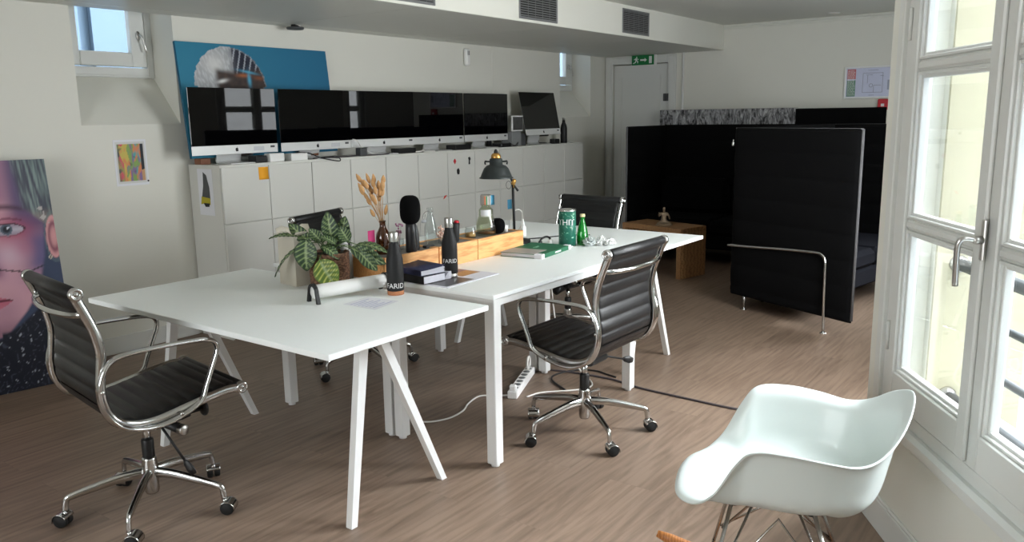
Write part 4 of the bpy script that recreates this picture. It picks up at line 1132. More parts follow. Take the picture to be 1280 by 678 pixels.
MB().lathe([(0, 0), (.006, 0), (.005, .004), (0, .005)], (2.836, LY-.002, 1.078), 12, Matrix.Rotation(PI/2, 4, 'X')).build('pin', M['blackplastic'], pr, (2.735, LY-.002, 1.2))

# ================================================================ soffit grilles, sensors, signs
def vent(x0, x1, z0, z1, label):
    c = ((x0+x1)/2, SY-.008, (z0+z1)/2)
    t = thing('air_vent', c, label, 'vent', 'air grilles along the boxed duct')
    f = MB(); y0 = SY-.014; w = .018
    for a in ((x0, x0+w, z0, z1), (x1-w, x1, z0, z1), (x0+w, x1-w, z0, z0+w), (x0+w, x1-w, z1-w, z1)):
        f.box(a[0], a[1], y0, SY-.006, a[2], a[3], bev=.003)
    f.build('frame', M['ventgrey'], t, c)
    MB().box(x0+w, x1-w, SY-.0085, SY-.0065, z0+w, z1-w).build('backing', M['dark'], t, c)
    n = 11
    for k in range(n):
        z = z0+w+(z1-z0-2*w)*(k+.5)/n
        MB().box(x0+w, x1-w, -.0025, .0025, -.0034, .0034, Matrix.Translation((0, SY-.0108, z)) @ Matrix.Rotation(R(-20), 4, 'X')).build('slat', M['ventgrey'], t, c)
    for k in (1, 2, 3, 4):
        x = x0+w+(x1-x0-2*w)*k/5
        MB().box(x-.002, x+.002, y0+.001, y0+.003, z0+w, z1-w).build('bar', M['ventgrey'], t, c)
vent(3.65, 4.01, 2.141, 2.36, 'grey air grille above the blue canvas end, farthest from the door on the duct')
vent(4.91, 5.41, 2.143, 2.36, 'grey air grille in the middle of the boxed duct')
vent(6.43, 6.93, 2.150, 2.355, 'grey air grille nearest the door on the boxed duct')
ap = thing('ceiling_sensor', (3.985, 4.87, SZ), 'round dark device hanging under the duct above the computers', 'sensor')
MB().lathe([(0, 0), (.03, 0), (.03, -.012), (.024, -.018), (0, -.018)], (0, 0, 0), 20).build('mount', M['blackplastic'], ap)
MB().lathe([(0, -.016), (.062, -.018), (.064, -.024), (.058, -.034), (.03, -.037), (0, -.037)], (0, 0, 0), 28).build('body', M['greyd'], ap)
MB().tube(catmull([(0, 0, -.002), (-.02, -.045, -.004), (.0, -.055, -.014), (.015, -.04, -.018)], 5), .003, 6).build('lead', M['cablewhite'], ap)
pd = thing('motion_detector', (6.07, LY, 2.0), 'white motion detector high on the wall above the computers', 'detector')
MB().box(-.03, .03, -.045, -.001, -.075, .082, bev=.012).build('body', M['white'], pd)
MB().box(-.012, -.004, -.0465, -.044, .02, .06).build('slot', M['greyd'], pd); MB().box(.006, .014, -.0465, -.044, .02, .06).build('slot', M['greyd'], pd)
MB().box(-.02, .02, -.049, -.043, -.055, .005, bev=.004).build('lens', M['white'], pd)

# emergency exit sign on the door frame
sg = thing('exit_sign', (8.66, 4.49, 2.07), 'green emergency exit sign hanging above the door', 'sign')
S0 = (8.66, 4.49, 2.07)
MB().box(8.645, 8.662, 4.355, 4.632, 2.012, 2.122, bev=.002).build('panel', M['green'], sg, S0)
MB().box(8.664, 8.676, 4.325, 4.634, 2.006, 2.124, bev=.002).build('plate', M['white'], sg, S0)
pc = MB(); xx = 8.6448
def P2(pts): pc.poly([(xx, y, z) for y, z in pts], .0008, (-1, 0, 0))
q = lambda a, b: (4.632-.277*a, 2.012+.110*b)
P2([q(.80, .14), q(.93, .14), q(.93, .86), q(.80, .86)])                              # doorway
P2([q(.40, .42), q(.60, .42), q(.60, .30), q(.70, .50), q(.60, .70), q(.60, .58), q(.40, .58)])   # arrow
hd = [(q(.235, .80)[0]+.008*math.cos(a*PI/5), q(.235, .80)[1]+.008*math.sin(a*PI/5)) for a in range(10)]; P2(hd)
P2([q(.17, .70), q(.23, .72), q(.26, .48), q(.21, .44), q(.17, .50)])                 # running figure
P2([q(.23, .70), q(.33, .60), q(.32, .54), q(.23, .62)]); P2([q(.17, .70), q(.10, .56), q(.13, .52), q(.19, .62)])
P2([q(.23, .50), q(.31, .38), q(.29, .18), q(.26, .20), q(.265, .34), q(.20, .44)]); P2([q(.18, .48), q(.15, .30), q(.06, .20), q(.07, .14), q(.18, .24), q(.22, .44)])
pc.build('pictogram', M['letter'], sg, S0)
lp = thing('door_plate', (8.70, 4.205, 1.64), 'pair of dark metal plates on the door edge', 'lock')
MB().box(8.695, 8.712, 4.212, 4.250, 1.60, 1.685, bev=.003).build('plate', M['greyd'], lp, (8.70, 4.205, 1.64))
MB().box(8.676, 8.694, 4.158, 4.196, 1.60, 1.685, bev=.003).build('plate', M['greyd'], lp, (8.70, 4.205, 1.64))
cd = MB().tube([(8.688, 4.005, .0), (8.688, 4.005, SZ)], .013, 10); tag(cd.build('conduit_pipe', M['white'], None, (8.688, 4.005, 0)), 'white vertical conduit pipe beside the door frame', 'pipe')
# evacuation plan
ep = thing('evacuation_plan', (8.69, 2.04, 1.73), 'aluminium framed evacuation plan on the end wall', 'notice'); E0 = (8.69, 2.04, 1.73)
fx = EX-.016; y0, y1, z0, z1 = 1.80, 2.265, 1.575, 1.888
f = MB(); w = .018
for a in ((y0, y0+w, z0, z1), (y1-w, y1, z0, z1), (y0+w, y1-w, z0, z0+w), (y0+w, y1-w, z1-w, z1)): f.box(fx, EX-.001, a[0], a[1], a[2], a[3], bev=.004)
f.build('frame', M['alu'], ep, E0)
MB().box(EX-.008, EX-.004, y0+w, y1-w, z0+w, z1-w).build('sheet', mat('pale_blue_paper', rgb(196, 200, 222), .5), ep, E0)
def plate(a, c, d, e, m, nm, dx=.0092): return MB().box(EX-dx, EX-dx+.001, a, c, d, e).build(nm, m, ep, E0)
plate(2.158, 2.238, 1.765, 1.862, mat('plan_red', rgb(186, 108, 112), .6), 'fire_instructions'); plate(2.158, 2.238, 1.598, 1.755, mat('plan_green', rgb(98, 138, 118), .6), 'evacuation_instructions')
tx = MB(); random.seed(3)
for z in [1.61+.0155*k for k in range(16)]:
    a = 2.232
    while a > 2.172:
        l = random.uniform(.006, .022); tx.box(EX-.0104, EX-.0098, max(2.164, a-l), a, z, z+.005); a -= l+.005
tx.build('small_print', M['letter'], ep, E0)
ln = MB()
for a in ((1.905, 2.088, 1.632), (1.905, 2.088, 1.818)): ln.box(EX-.0096, EX-.009, a[0], a[1], a[2], a[2]+.0028)
for a in ((1.905, 1.632, 1.818), (2.088, 1.632, 1.818), (2.045, 1.72, 1.80), (1.985, 1.632, 1.70)): ln.box(EX-.0096, EX-.009, a[0], a[0]+.0028, a[1], a[2])
for a in ((2.0, 2.06, 1.80), (1.92, 1.985, 1.70), (1.95, 2.045, 1.845), (1.90, 1.93, 1.79), (1.98, 2.03, 1.605)): ln.box(EX-.0096, EX-.009, a[0], a[1], a[2], a[2]+.0028)
for k in range(10):
    t0, t1 = 2*PI*k/10, 2*PI*(k+1)/10; ln.tube([(EX-.0093, 2.012+.017*math.cos(t0), 1.70+.017*math.sin(t0)), (EX-.0093, 2.012+.017*math.cos(t1), 1.70+.017*math.sin(t1))], .0016, 4)
ln.build('floor_plan', mat('plan_ink', rgb(96, 100, 120), .6), ep, E0)
plate(1.828, 1.862, 1.655, 1.75, mat('plan_key', rgb(150, 156, 176), .6), 'key')
al = thing('fire_alarm', (8.69, 1.885, 1.51), 'red fire alarm call point below the evacuation plan', 'alarm'); A0 = (8.69, 1.885, 1.51)
MB().box(8.655, 8.699, 1.835, 1.932, 1.462, 1.566, bev=.008).build('body', M['red'], al, A0); MB().box(8.652, 8.656, 1.87, 1.90, 1.495, 1.522, bev=.001).build('press_plate', M['white'], al, A0)
dl = thing('downlight', (8.39, 2.32, CZ), 'small white round downlight flush in the ceiling', 'light')
MB().lathe([(0, -.003), (.040, -.003), (.055, -.005), (.058, 0)], (0, 0, 0), 24).build('trim_ring', M['white'], dl); MB().lathe([(0, -.006), (.036, -.006), (.036, -.003)], (0, 0, 0), 24).build('lamp', M['bulb'], dl)

# ================================================================ black high-backed sofas
def quilt(mb, a, b, z0, z1, th, pitch=.168):
    """upright quilted panel between plan points a and b (double sided, horizontal channels)"""
    a = Vector((a[0], a[1], 0)); b = Vector((b[0], b[1], 0)); d = (b-a).normalized(); n = Vector((-d.y, d.x, 0))
    rows = []; nz_ = int((z1-z0)/.012)
    XS = [0, .01, .03]+[k/10 for k in range(1, 10)]+[1-.03, 1-.01, 1]
    L = (b-a).length
    prof = []
    for k in range(nz_+1):
        z = z0+(z1-z0)*k/nz_
        t = th*(.55+.45*abs(math.sin(PI*(z1-z)/pitch))**.4)
        if k in (0, nz_): t *= .3
        prof.append((t, z))
    for sgn in (1, -1):
        g = []
        for t, z in prof:
            r = []
            for f in XS:
                e = min(f, 1-f)*L; k = min(1, (e/.03)**.5) if e < .03 else 1
                r.append(a+d*(L*f)+n*(sgn*(t*k*.5+.001))+Vector((0, 0, z)))
            g.append(r if sgn > 0 else r[::-1])
        mb.grid(g)
    # close the rim
    rim = [a+Vector((0, 0, z0+.004)), b+Vector((0, 0, z0+.004)), b+Vector((0, 0, z1-.004)), a+Vector((0, 0, z1-.004))]
    return rim
def sofa(name, label, near, nearf, far, farf, H, legs=True, seat_m=None, tube_side=True):
    """near/far: plan corners of the back at each end; nearf/farf: front ends of the two wings"""
    c = ((near[0]+far[0])/2, (near[1]+far[1])/2, 0)
    t = thing(name, c, label, 'sofa', None)
    for nm, p, q, zz in (('side_panel', near, nearf, .105), ('side_panel', far, farf, .105), ('back_panel', near, far, .12)):
        mb = MB(); rim = quilt(mb, p, q, zz, H, .05)
        o = mb.build(nm, M['fabric'], t, c)
        pp = MB().tube([Vector(rim[1])+Vector((0, 0, .01)), rim[2]], .009, 8) if nm == 'side_panel' else MB().tube([rim[3], rim[2]], .009, 8)
        if nm == 'side_panel': pp.tube([rim[3], rim[2]], .006, 8)
        pp.build('piping', M['piping'] if nm == 'side_panel' else M['fabric'], o, c)
    N_, F_, NF, FF = [Vector((p[0], p[1], 0)) for p in (near, far, nearf, farf)]
    W = (F_-N_).normalized(); D = Vector((W.y, -W.x, 0))
    if D.dot((NF+FF)-(N_+F_)) < 0: D = -D
    L = (F_-N_).length
    MM = Matrix(((W.x, D.x, 0, N_.x), (W.y, D.y, 0, N_.y), (0, 0, 1, 0), (0, 0, 0, 1)))
    sm = seat_m or M['fabricblue']
    MB().box(.05, L-.05, .04, .74, .16, .30, MM, bev=.02).build('seat_base', sm, t, c)
    for k in range(2):
        a = .055+(L-.11)*k/2; MB().box(a, a+(L-.11)/2-.008, .05, .76, .30, .44, MM, bev=.035).build('seat_cushion', sm, t, c)
        MB().box(a+.01, a+(L-.11)/2-.018, .05, .20, .44, .80, MM @ Matrix.Translation((0, .05, 0)) , bev=.05).build('back_cushion', M['fabric'], t, c)
    for x in (.30, L-.30):
        for y in (.1, .68):
            l = MB().lathe([(.011, 0), (.011, .16)], tuple(MM @ Vector((x, y, 0))), 10); l.build('leg', M['wire'], t, c)
    return t, MM, L
s1, MM1, L1 = sofa('acoustic_sofa', 'tall black quilted sofa seen from its side, with a chrome tube rail', (5.85, 2.262), (5.387, 1.272), (7.40, 1.99), (7.36, 1.17), 1.345)
c1 = ((5.85+7.40)/2, (2.262+1.99)/2, 0)
d1 = Vector((-.463, -.99, 0)).normalized(); n1 = Vector((-.906, .424, 0))
tb = MB(); A = Vector((5.85, 2.262, 0))+n1*.040
pts = catmull([A+d1*(-.005)+Vector((0, 0, .478)), A+d1*.20+Vector((0, 0, .492)), A+d1*.50+Vector((0, 0, .515)), A+d1*.78+Vector((0, 0, .532)), A+d1*.86+Vector((0, 0, .528)), A+d1*.895+Vector((0, 0, .49)), A+d1*.90+Vector((0, 0, .40)), A+d1*.905+Vector((0, 0, .2)), A+d1*.91+Vector((0, 0, .006))], 6)
tb.tube(pts, .0105, 12); tb.lathe([(.022, 0), (.022, .006), (.0, .008)], tuple(A+d1*.91), 14)
tb.build('tube_rail', M['chrome'], s1, c1)
lg = MB().lathe([(.0105, 0), (.0105, .15)], (5.795, 2.135, 0), 12).lathe([(.02, 0), (.02, .005), (0, .006)], (5.795, 2.135, 0), 12); lg.build('leg', M['chrome'], s1, c1)
zp = MB().tube(catmull([A+d1*.012+Vector((0, 0, 1.262)), A+d1*.011+Vector((0, 0, 1.24)), A+d1*.010+Vector((0, 0, 1.215))], 5), [.003]*5+[.0085]*5+[.006], 8); zp.build('zip_pull', M['steel'], s1, c1)
s2, MM2, L2 = sofa('acoustic_sofa', 'tall black quilted sofa behind the oak coffee table', (8.10, 3.93), (7.20, 3.90), (8.10, 2.25), (7.35, 2.25), 1.335, seat_m=M['fabric'])
# plastic-wrapped back of a third sofa behind
c3_ = (8.45, 3.0, 0)
s3 = thing('wrapped_screen', c3_, 'tall black padded screen behind the sofas, its top wrapped in plastic film', 'screen')
mb = MB(); rim = quilt(mb, (8.45, 4.135), (8.45, 1.80), .02, 1.488, .06); mb.build('padded_panel', M['fabric'], s3, c3_)
rows = []; random.seed(5)
for j in range(15):
    r = []
    for i in range(120):
        y = 4.142-1.50*i/119; z = 1.30+.192*j/14
        r.append(Vector((8.405+.012*(nz(y, z, 14)-.5)+.010*(nz(y, z, 40, 2)-.5), y, z+.004*nz(y, 0, 20))))
    rows.append(r)
fm = MB().grid(rows)
fm.grid([[Vector((8.405+.085*k, 4.142-1.50*i/119, 1.495+.003*math.sin(PI*k))) for i in range(120)] for k in (0, .5, 1)])
fm.build('plastic_film', M['film'], s3, c3_)
fl = MB(); 
rows = []
for j in range(6):
    rows.append([Vector((6.7+.9*i/20, 2.60-.22*j/5-.18*i/20, 1.348+.012*math.sin(i*.7+j)+.01*j/5)) for i in range(21)])

# ---------------------------------------------------------------- oak coffee table with a figurine
ct = thing('coffee_table', (6.78, 3.32, 0), 'low oak box table in front of the far black sofa', 'table')
ca = Vector((6.58, 3.02, 0)); wd = Vector((.25, .968, 0)); dd = Vector((.968, -.25, 0))
MMt = Matrix(((wd.x, dd.x, 0, ca.x), (wd.y, dd.y, 0, ca.y), (0, 0, 1, 0), (0, 0, 0, 1)))
cc = (6.78, 3.32, 0); TH = .452
MB().box(0, .70, 0, .36, TH-.045, TH, MMt, bev=.003).build('tabletop', M['oak'], ct, cc)
MB().box(0, .045, 0, .36, 0, TH-.0452, MMt, bev=.003).build('side_panel', M['oak'], ct, cc); MB().box(.655, .70, 0, .36, 0, TH-.0452, MMt, bev=.003).build('side_panel', M['oak'], ct, cc)
fg = thing('seated_figurine', (6.78, 3.28, TH), 'small bronze-coloured figurine sitting cross-legged on the coffee table', 'figurine')
def skin(name, verts, edges, radii, m, parent, lvl=2):
    me = bpy.data.meshes.new(name); me.from_pydata(verts, edges, []); o = bpy.data.objects.new(name, me); C.objects.link(o); o.parent = parent
    k = o.modifiers.new('skin', 'SKIN'); k.use_smooth_shade = True
    for v, r in zip(me.skin_vertices[0].data, radii): v.radius = (r, r)
    me.skin_vertices[0].data[0].use_root = True
    s = o.modifiers.new('sub', 'SUBSURF'); s.levels = lvl; s.render_levels = lvl
    me.materials.append(m); return o
V_ = [(0, 0, .028), (0, 0, .06), (0, 0, .092), (0, 0, .115), (0, 0, .128), (0, -.002, .148), (0, 0, .166),
      (.030, 0, .104), (.045, -.012, .076), (.048, -.040, .058), (-.030, 0, .104), (-.046, -.010, .078), (-.050, -.036, .100), (-.048, -.046, .122),
      (.028, -.006, .022), (.062, -.034, .018), (.020, -.054, .014), (-.016, -.060, .012), (-.028, -.006, .022), (-.062, -.034, .018), (-.020, -.060, .016), (.012, -.064, .014)]
E_ = [(0, 1), (1, 2), (2, 3), (3, 4), (4, 5), (5, 6), (2, 7), (7, 8), (8, 9), (2, 10), (10, 11), (11, 12), (12, 13), (0, 14), (14, 15), (15, 16), (16, 17), (0, 18), (18, 19), (19, 20), (20, 21)]
R_ = [.026, .021, .024, .010, .010, .017, .010, .012, .008, .006, .012, .008, .006, .005, .017, .013, .008, .005, .017, .013, .008, .005]
fo = skin('body', V_, E_, R_, M['clay'], fg)
MB().lathe([(0, 0), (.075, 0), (.078, .004), (.072, .010), (0, .010)], (0, -.02, 0), 24).build('plinth', M['clay'], fg)
fg.rotation_euler = (0, 0, R(-60))
# ================================================================ things on the desks
RT = Vector((.596, -.803, 0)); FC = Vector((-.803, -.596, 0))    # sideways across the desks / towards the window
# ---------------------------------------------------------------- potted plant
pp = thing('potted_plant', (2.345, 2.735, TA), 'striped-leaf houseplant in a woven basket on the nearest table', 'plant')
MB().lathe([(.0, 0), (.080, 0), (.084, .006), (.088, .07), (.086, .140), (.090, .150), (.084, .152), (.078, .140), (.0, .135)], (0, 0, 0), 32).build('basket', M['wicker'], pp)
MB().lathe([(0, .1355), (.078, .140)], (0, 0, 0), 24).build('soil', mat('potting_soil', rgb(48, 34, 26), .95, var=.4, scale=150), pp)
LV = [((2.251, 2.821, 0.952), (2.176, 2.921, 0.943), 0.036, 'up', 0),
((2.234, 2.743, 0.95), (2.231, 2.747, 0.811), 0.099, 'cam', 0),
((2.259, 2.792, 0.918), (2.179, 2.9, 0.775), 0.05, 'edge', 0),
((2.243, 2.679, 0.864), (2.282, 2.627, 0.745), 0.108, 'cam', 1),
((2.354, 2.715, 0.926), (2.344, 2.728, 1.059), 0.073, 'cam', 0),
((2.397, 2.707, 0.914), (2.411, 2.688, 1.034), 0.070, 'cam', 0),
((2.378, 2.631, 0.901), (2.469, 2.509, 0.825), 0.069, 'cam', 0),
((2.43, 2.646, 0.907), (2.512, 2.535, 0.862), 0.058, 'up', 0),
((2.312, 2.738, 0.929), (2.281, 2.78, 0.986), 0.050, 'cam', 0),
((2.284, 2.708, 0.915), (2.327, 2.65, 0.851), 0.066, 'up', 0),
((2.378, 2.582, 0.891), (2.425, 2.519, 0.803), 0.058, 'cam', 0),
((2.396, 2.659, 0.925), (2.373, 2.689, 0.992), 0.060, 'cam', 0),
((2.328, 2.665, 0.919), (2.288, 2.719, 0.955), 0.050, 'up', 0),
((2.37, 2.80, 0.91), (2.46, 2.88, 0.95), 0.07, 'up', 0), ((2.42, 2.77, 0.91), (2.52, 2.79, 0.93), 0.07, 'up', 0), ((2.30, 2.80, 0.92), (2.27, 2.90, 1.0), 0.06, 'cam', 0)]
lm = MB(); lc = []; sm = MB(); Z0 = Vector((2.345, 2.735, TA))
for bi, (a, b, w, mode, yl) in enumerate(LV):
    a = Vector(a)-Z0; b = Vector(b)-Z0; ax = (b-a); L = ax.length; ax.normalize()
    nrm = FC*.9+Vector((0, 0, .35)) if mode == 'cam' else (Vector((0, 0, 1))+FC*.35 if mode == 'up' else FC*.3+RT*(-.6)+Vector((0, 0, .7)))
    nrm = (nrm-ax*ax.dot(nrm)).normalized(); sd = ax.cross(nrm)
    n, m = 26, 11; rows = []
    for i in range(n+1):
        t = i/n; wd = w*.5*(math.sin(PI*min(1, t**.8))**.75)*(1 if t < .97 else .6)
        bend = .10*L*math.sin(PI*t)
        r = []
        for k in range(m):
            f = (k/(m-1))*2-1
            p = a+ax*(L*t)+sd*(wd*f)+nrm*(bend+w*.12*abs(f)-w*.05*(f*f)+.0016*math.sin(t*44+abs(f)*5))
            r.append(p)
            st = math.sin((t*7.2-abs(f)*1.7)*2*PI*.9)
            d = c3_leaf(st, f, yl) if False else None
            ph = (t*6.5-abs(f)*1.25) % 1.0
            dark = (.020, .050, .020); lt = (.24, .33, .13)
            if yl: dark = (.10, .17, .025); lt = (.50, .52, .13)  # one leaf painted paler and yellower, as if catching the light
            s = max(0, 1-abs(ph-.5)/.24)**.7*(1 if abs(f) < .86 else .2)*(1 if .05 < t < .96 else .2)
            c = tuple(q+(u-q)*s for q, u in zip(dark, lt))
            if abs(f) < .07: c = (.30, .38, .18)
            lc.append(c+(1,))
        rows.append(r)
    lm.grid(rows)
    root_ = Vector((.02*math.cos(bi*2.4), .02*math.sin(bi*2.4), .145))
    mid = root_.lerp(a, .5)+Vector((0, 0, .022+.01*(bi % 3)))
    sm.tube(catmull([root_, mid, a, a+ax*.01], 5), .0022, 6)
lf = lm.build('foliage', M['leaf'], pp, (0, 0, 0), lc); q = lf.modifiers.new('thickness', 'SOLIDIFY'); q.thickness = .0008
sm.build('stems', mat('plant_stems', rgb(86, 110, 60), .6, var=.1), pp)

# ---------------------------------------------------------------- white open carton behind the plant
bx = thing('paper_carton', (2.335, 2.895, TA), 'white open paper carton with torn flaps behind the plant', 'carton', None, R(-6))
b = MB(); w, dpt, h = .085, .065, .225; t = .0025
for a in ((-w, w, -dpt, -dpt+t), (-w, w, dpt-t, dpt), (-w, -w+t, -dpt+t, dpt-t), (w-t, w, -dpt+t, dpt-t)): b.box(a[0], a[1], a[2], a[3], .002, h)
b.box(-w, w, -dpt, dpt, 0, .0025)
b.build('box', M['beige'], bx)
f = MB()
f.grid([[Vector((-w, -dpt+.13*q, h)), Vector((-w-.014-.006*q, -dpt+.13*q, h+.014+.010*math.sin(q*5)))] for q in (0, .25, .5, .75, 1)])
f.grid([[Vector((-w+.17*q, -dpt, h)), Vector((-w+.17*q, -dpt-.018-.008*math.sin(q*7), h+.008+.012*math.sin(q*4+1)))] for q in (0, .2, .4, .6, .8, 1)])
f.grid([[Vector((-w+.17*q, dpt, h)), Vector((-w+.17*q, dpt+.012, h+.022+.010*math.sin(q*9)))] for q in (0, .2, .4, .6, .8, 1)])
fo_ = f.build('flaps', M['beige'], bx); q = fo_.modifiers.new('thickness', 'SOLIDIFY'); q.thickness = .0015

# ---------------------------------------------------------------- spray bottle
sb = thing('spray_bottle', (2.437, 2.738, TA), 'grey bottle with a white cap between the plant and the wooden box', 'bottle')
MB().lathe([(0, 0), (.034, 0), (.036, .004), (.036, .115), (.032, .130), (.016, .142), (.014, .150), (0, .150)], (0, 0, 0), 24).build('body', M['spray'], sb)
MB().lathe([(.017, .148), (.019, .150), (.019, .172), (.014, .180), (.012, .198), (0, .200)], (0, 0, 0), 20).build('cap', M['white'], sb)

# ---------------------------------------------------------------- white tube lamp on black feet
tl = thing('tube_lamp', (2.245, 2.495, TA), 'white tube with black feet lying on the table in front of the plant', 'lamp')
A = Vector((-.165, .032, .044)); B = Vector((.160, -.036, .044)); dr = (B-A).normalized()
MB().tube([A-dr*.004, A, B, B+dr*.004], [.026, .0285, .0285, .026], 24).build('tube', M['white'], tl)
sdv = Vector((-dr.y, dr.x, 0))
for P_, sg in ((A, -1), (B, 1)):
    fm_ = MB(); q0 = P_+dr*(sg*.004)
    out = []
    for k in range(13):
        an = PI*k/12; out.append((math.cos(an)*.034, math.sin(an)*.034))
    outer = [(.046, -.044), ]+out+[(-.046, -.044)]
    inner = [(-.032, -.044)]+[(math.cos(PI-PI*k/12)*.024, math.sin(PI-PI*k/12)*.024) for k in range(13)]+[(.032, -.044)]
    pts = outer+inner
    k = len(outer); vs = []; fs = []
    for dx in (-.007, .007):
        for (x, z) in outer: vs.append(q0+dr*dx+sdv*x+Vector((0, 0, z)))
        for (x, z) in inner[::-1]: vs.append(q0+dr*dx+sdv*x+Vector((0, 0, z)))
    for s_ in (0, 1):
        o_ = s_*2*k
        for i in range(k-1): fs.append((o_+i, o_+i+1, o_+k+i+1, o_+k+i))
    for i in range(k-1): fs += [(i, 2*k+i, 2*k+i+1, i+1), (k+i, k+i+1, 3*k+i+1, 3*k+i)]
    fs += [(0, k, 3*k, 2*k), (k-1, 3*k-1, 4*k-1, 2*k-1)]
    fm_.add(vs, fs); fm_.build('foot', M['blackplastic'], tl)

# leaflet
lt_ = thing('leaflet', (2.195, 2.325, TA), 'pale printed leaflet lying near the table edge', 'leaflet')
MM_ = Matrix.Rotation(R(8), 4, 'Z')
MB().add([MM_ @ Vector(p) for p in ((-.085, -.085, .0006), (.082, -.075, .0006), (.088, .088, .0012), (-.062, .092, .0010))], [(0, 1, 2, 3)]).build('sheet', M['paper'], lt_)
pr_ = MB()
for k in range(7): pr_.box(-.058, .058-.02*(k % 3), -.060+.019*k, -.054+.019*k, .0013, .0016, MM_)
pr_.build('print', mat('pale_violet_ink', rgb(176, 178, 204), .8), lt_)

# ---------------------------------------------------------------- two flask bottles
def flask(loc, label, text, base, h=.262, tz=.040, ang=R(-137), size=.030):
    t = thing('flask_bottle', loc, label, 'bottle', 'black vacuum flasks with steel caps')
    z0 = .018
    MB().lathe([(0, z0), (.0345, z0), (.0355, z0+.003), (.0355, .125), (.0345, .148), (.030, .170), (.0235, .195), (.0190, .213), (.0180, .222), (0, .222)], (0, 0, 0), 32).build('body', M['blackmatte'], t)
    MB().lathe([(.0182, .222), (.0192, .224), (.0192, h-.004), (.0175, h), (0, h)], (0, 0, 0), 28).build('cap', M['steel'], t)
    MB().lathe([(0, 0), (.033, 0), (.0345, .002), (.0345, z0), (0, z0)], (0, 0, 0), 28).build('base', base, t)
    tx = MB(); wrap_text(tx, text, size, .0356, tz, ang); tx.build('lettering', M['letter'], t)
    return t
flask((2.375, 2.365, TA), 'black flask with white lettering and a cork base beside the white tube', 'FARID', M['cork'])
flask((2.706, 2.350, TB+.004), 'black flask with a steel base standing on the magazine', 'FARID', M['steel'], h=.266, tz=.075, size=.026)

# ---------------------------------------------------------------- magazine, notebooks
mg = thing('magazine', (2.70, 2.325, TB), 'open glossy magazine under the flask and notebooks', 'magazine')
MM_ = Matrix.Rotation(R(2), 4, 'Z')
MB().box(-.185, .185, -.118, .118, 0, .003, MM_).build('pages', M['pages'], mg)
g = MB(); g.box(-.170, .02, -.100, .105, .003, .0034, MM_); g.build('dark_picture', mat('dark_print', rgb(58, 56, 60), .3, var=.6, scale=30), mg)
g = MB(); g.box(.04, .172, -.02, .106, .003, .0034, MM_); g.build('colour_picture', mat('amber_print', rgb(150, 104, 50), .3, var=.5, scale=40), mg)
g = MB(); g.box(.06, .172, .06, .104, .0034, .0038, MM_); g.build('purple_strip', mat('purple_print', rgb(84, 56, 92), .3, var=.3, scale=40), mg)
def book(loc, w, d, h, rz, cover, label, name='book', spine_side='-y', cat='book', group=None):
    t = thing(name, loc, label, cat, group, rz)
    MB().box(-w/2+.003, w/2-.004, -d/2+.002, d/2-.004, .002, h-.002).build('pages', M['pages'], t)
    c = MB().box(-w/2, w/2, -d/2, d/2, 0, .002).box(-w/2, w/2, -d/2, d/2, h-.002, h)
    if spine_side == '-y': c.box(-w/2, w/2, -d/2-.002, -d/2, 0, h, bev=.001)
    else: c.box(-w/2-.002, -w/2, -d/2, d/2, 0, h, bev=.001)
    c.build('cover', cover, t); return t
book((2.578, 2.415, TB+.0042), .130, .190, .034, R(-4), M['blackmatte'], 'thick black book with fanned pages under the navy notebook', spine_side='-x')
nb = thing('notebook', (2.585, 2.42, TB+.0386), 'navy notebook lying on top of the black book', 'notebook', None, R(-9))
rows = []
for k in range(9):
    x = -.066+.132*k/8; z = .024+.010*(k/8)**2
    rows.append([Vector((x, -.094, z)), Vector((x, .094, z))])
cv = MB().grid(rows).box(-.068, .066, -.094, .094, 0, .002).box(-.069, -.066, -.094, .094, 0, .0245, bev=.001)
o = cv.build('cover', M['navy'], nb); q = o.modifiers.new('thickness', 'SOLIDIFY'); q.thickness = .0018
pg = MB()
for k in range(10):
    z = .0024+.0021*k; e = .064+.004*math.sin(k*1.9); zz = z+.0055*(k/9)**2
    pg.add([(-.064, -.091, z), (e, -.091+.002*math.sin(k*2.3), zz), (e, .091, zz), (-.064, .091, z), (-.064, -.091, z+.0017), (e, -.091, zz+.0019), (e, .091, zz+.0019), (-.064, .091, z+.0017)],
           [(0, 3, 2, 1), (4, 5, 6, 7), (0, 1, 5, 4), (1, 2, 6, 5), (2, 3, 7, 6), (3, 0, 4, 7)])
pg.build('pages', M['pages'], nb)
# paper pad fanned out beside the black book
fp = thing('paper_pad', (2.672, 2.40, TB+.0042), 'loose white pages fanned beside the black book', 'paper')
g = MB()
for k in range(9):
    mt = Matrix.Rotation(R(-10+2.2*k), 4, 'Z'); z = .0005+.0036*k
    g.box(-.022, .020-.0012*k, -.078, .078, z, z+.0026, mt)
g.build('sheets', M['pages'], fp)

# ---------------------------------------------------------------- wooden organiser boxes
OT = .848
def organiser(x0, x1, label):
    c = ((x0+x1)/2, 2.635, TB)
    t = thing('wooden_box', c, label, 'box', 'wooden boxes along the middle of the desks')
    y0, y1, h = 2.530, 2.742, OT-TB
    b = MB(); b.box(x0, x1, y0, y0+.014, TB, TB+h, bev=.0015); b.build('front_panel', M['pine'], t, c)
    b = MB(); b.box(x0, x1, y1-.014, y1, TB, TB+h, bev=.0015); b.build('rear_panel', M['pine'], t, c)
    for xa in (x0, x1-.014):
        MB().box(xa, xa+.014, y0+.014, y1-.014, TB, TB+h, bev=.0015).build('end_panel', M['pine'], t, c)
    MB().box(x0+.014, x1-.014, y0+.014, y1-.014, TB+h-.016, TB+h-.004).build('lid', mat('grey_lid', rgb(120, 116, 110), .6), t, c)
    return t
organiser(2.482, 2.836, 'wooden box holding the amber vase and the microphone')
organiser(2.842, 3.130, 'wooden box in the middle, behind the magazine')
organiser(3.134, 3.522, 'wooden box at the lamp end, behind the green book')
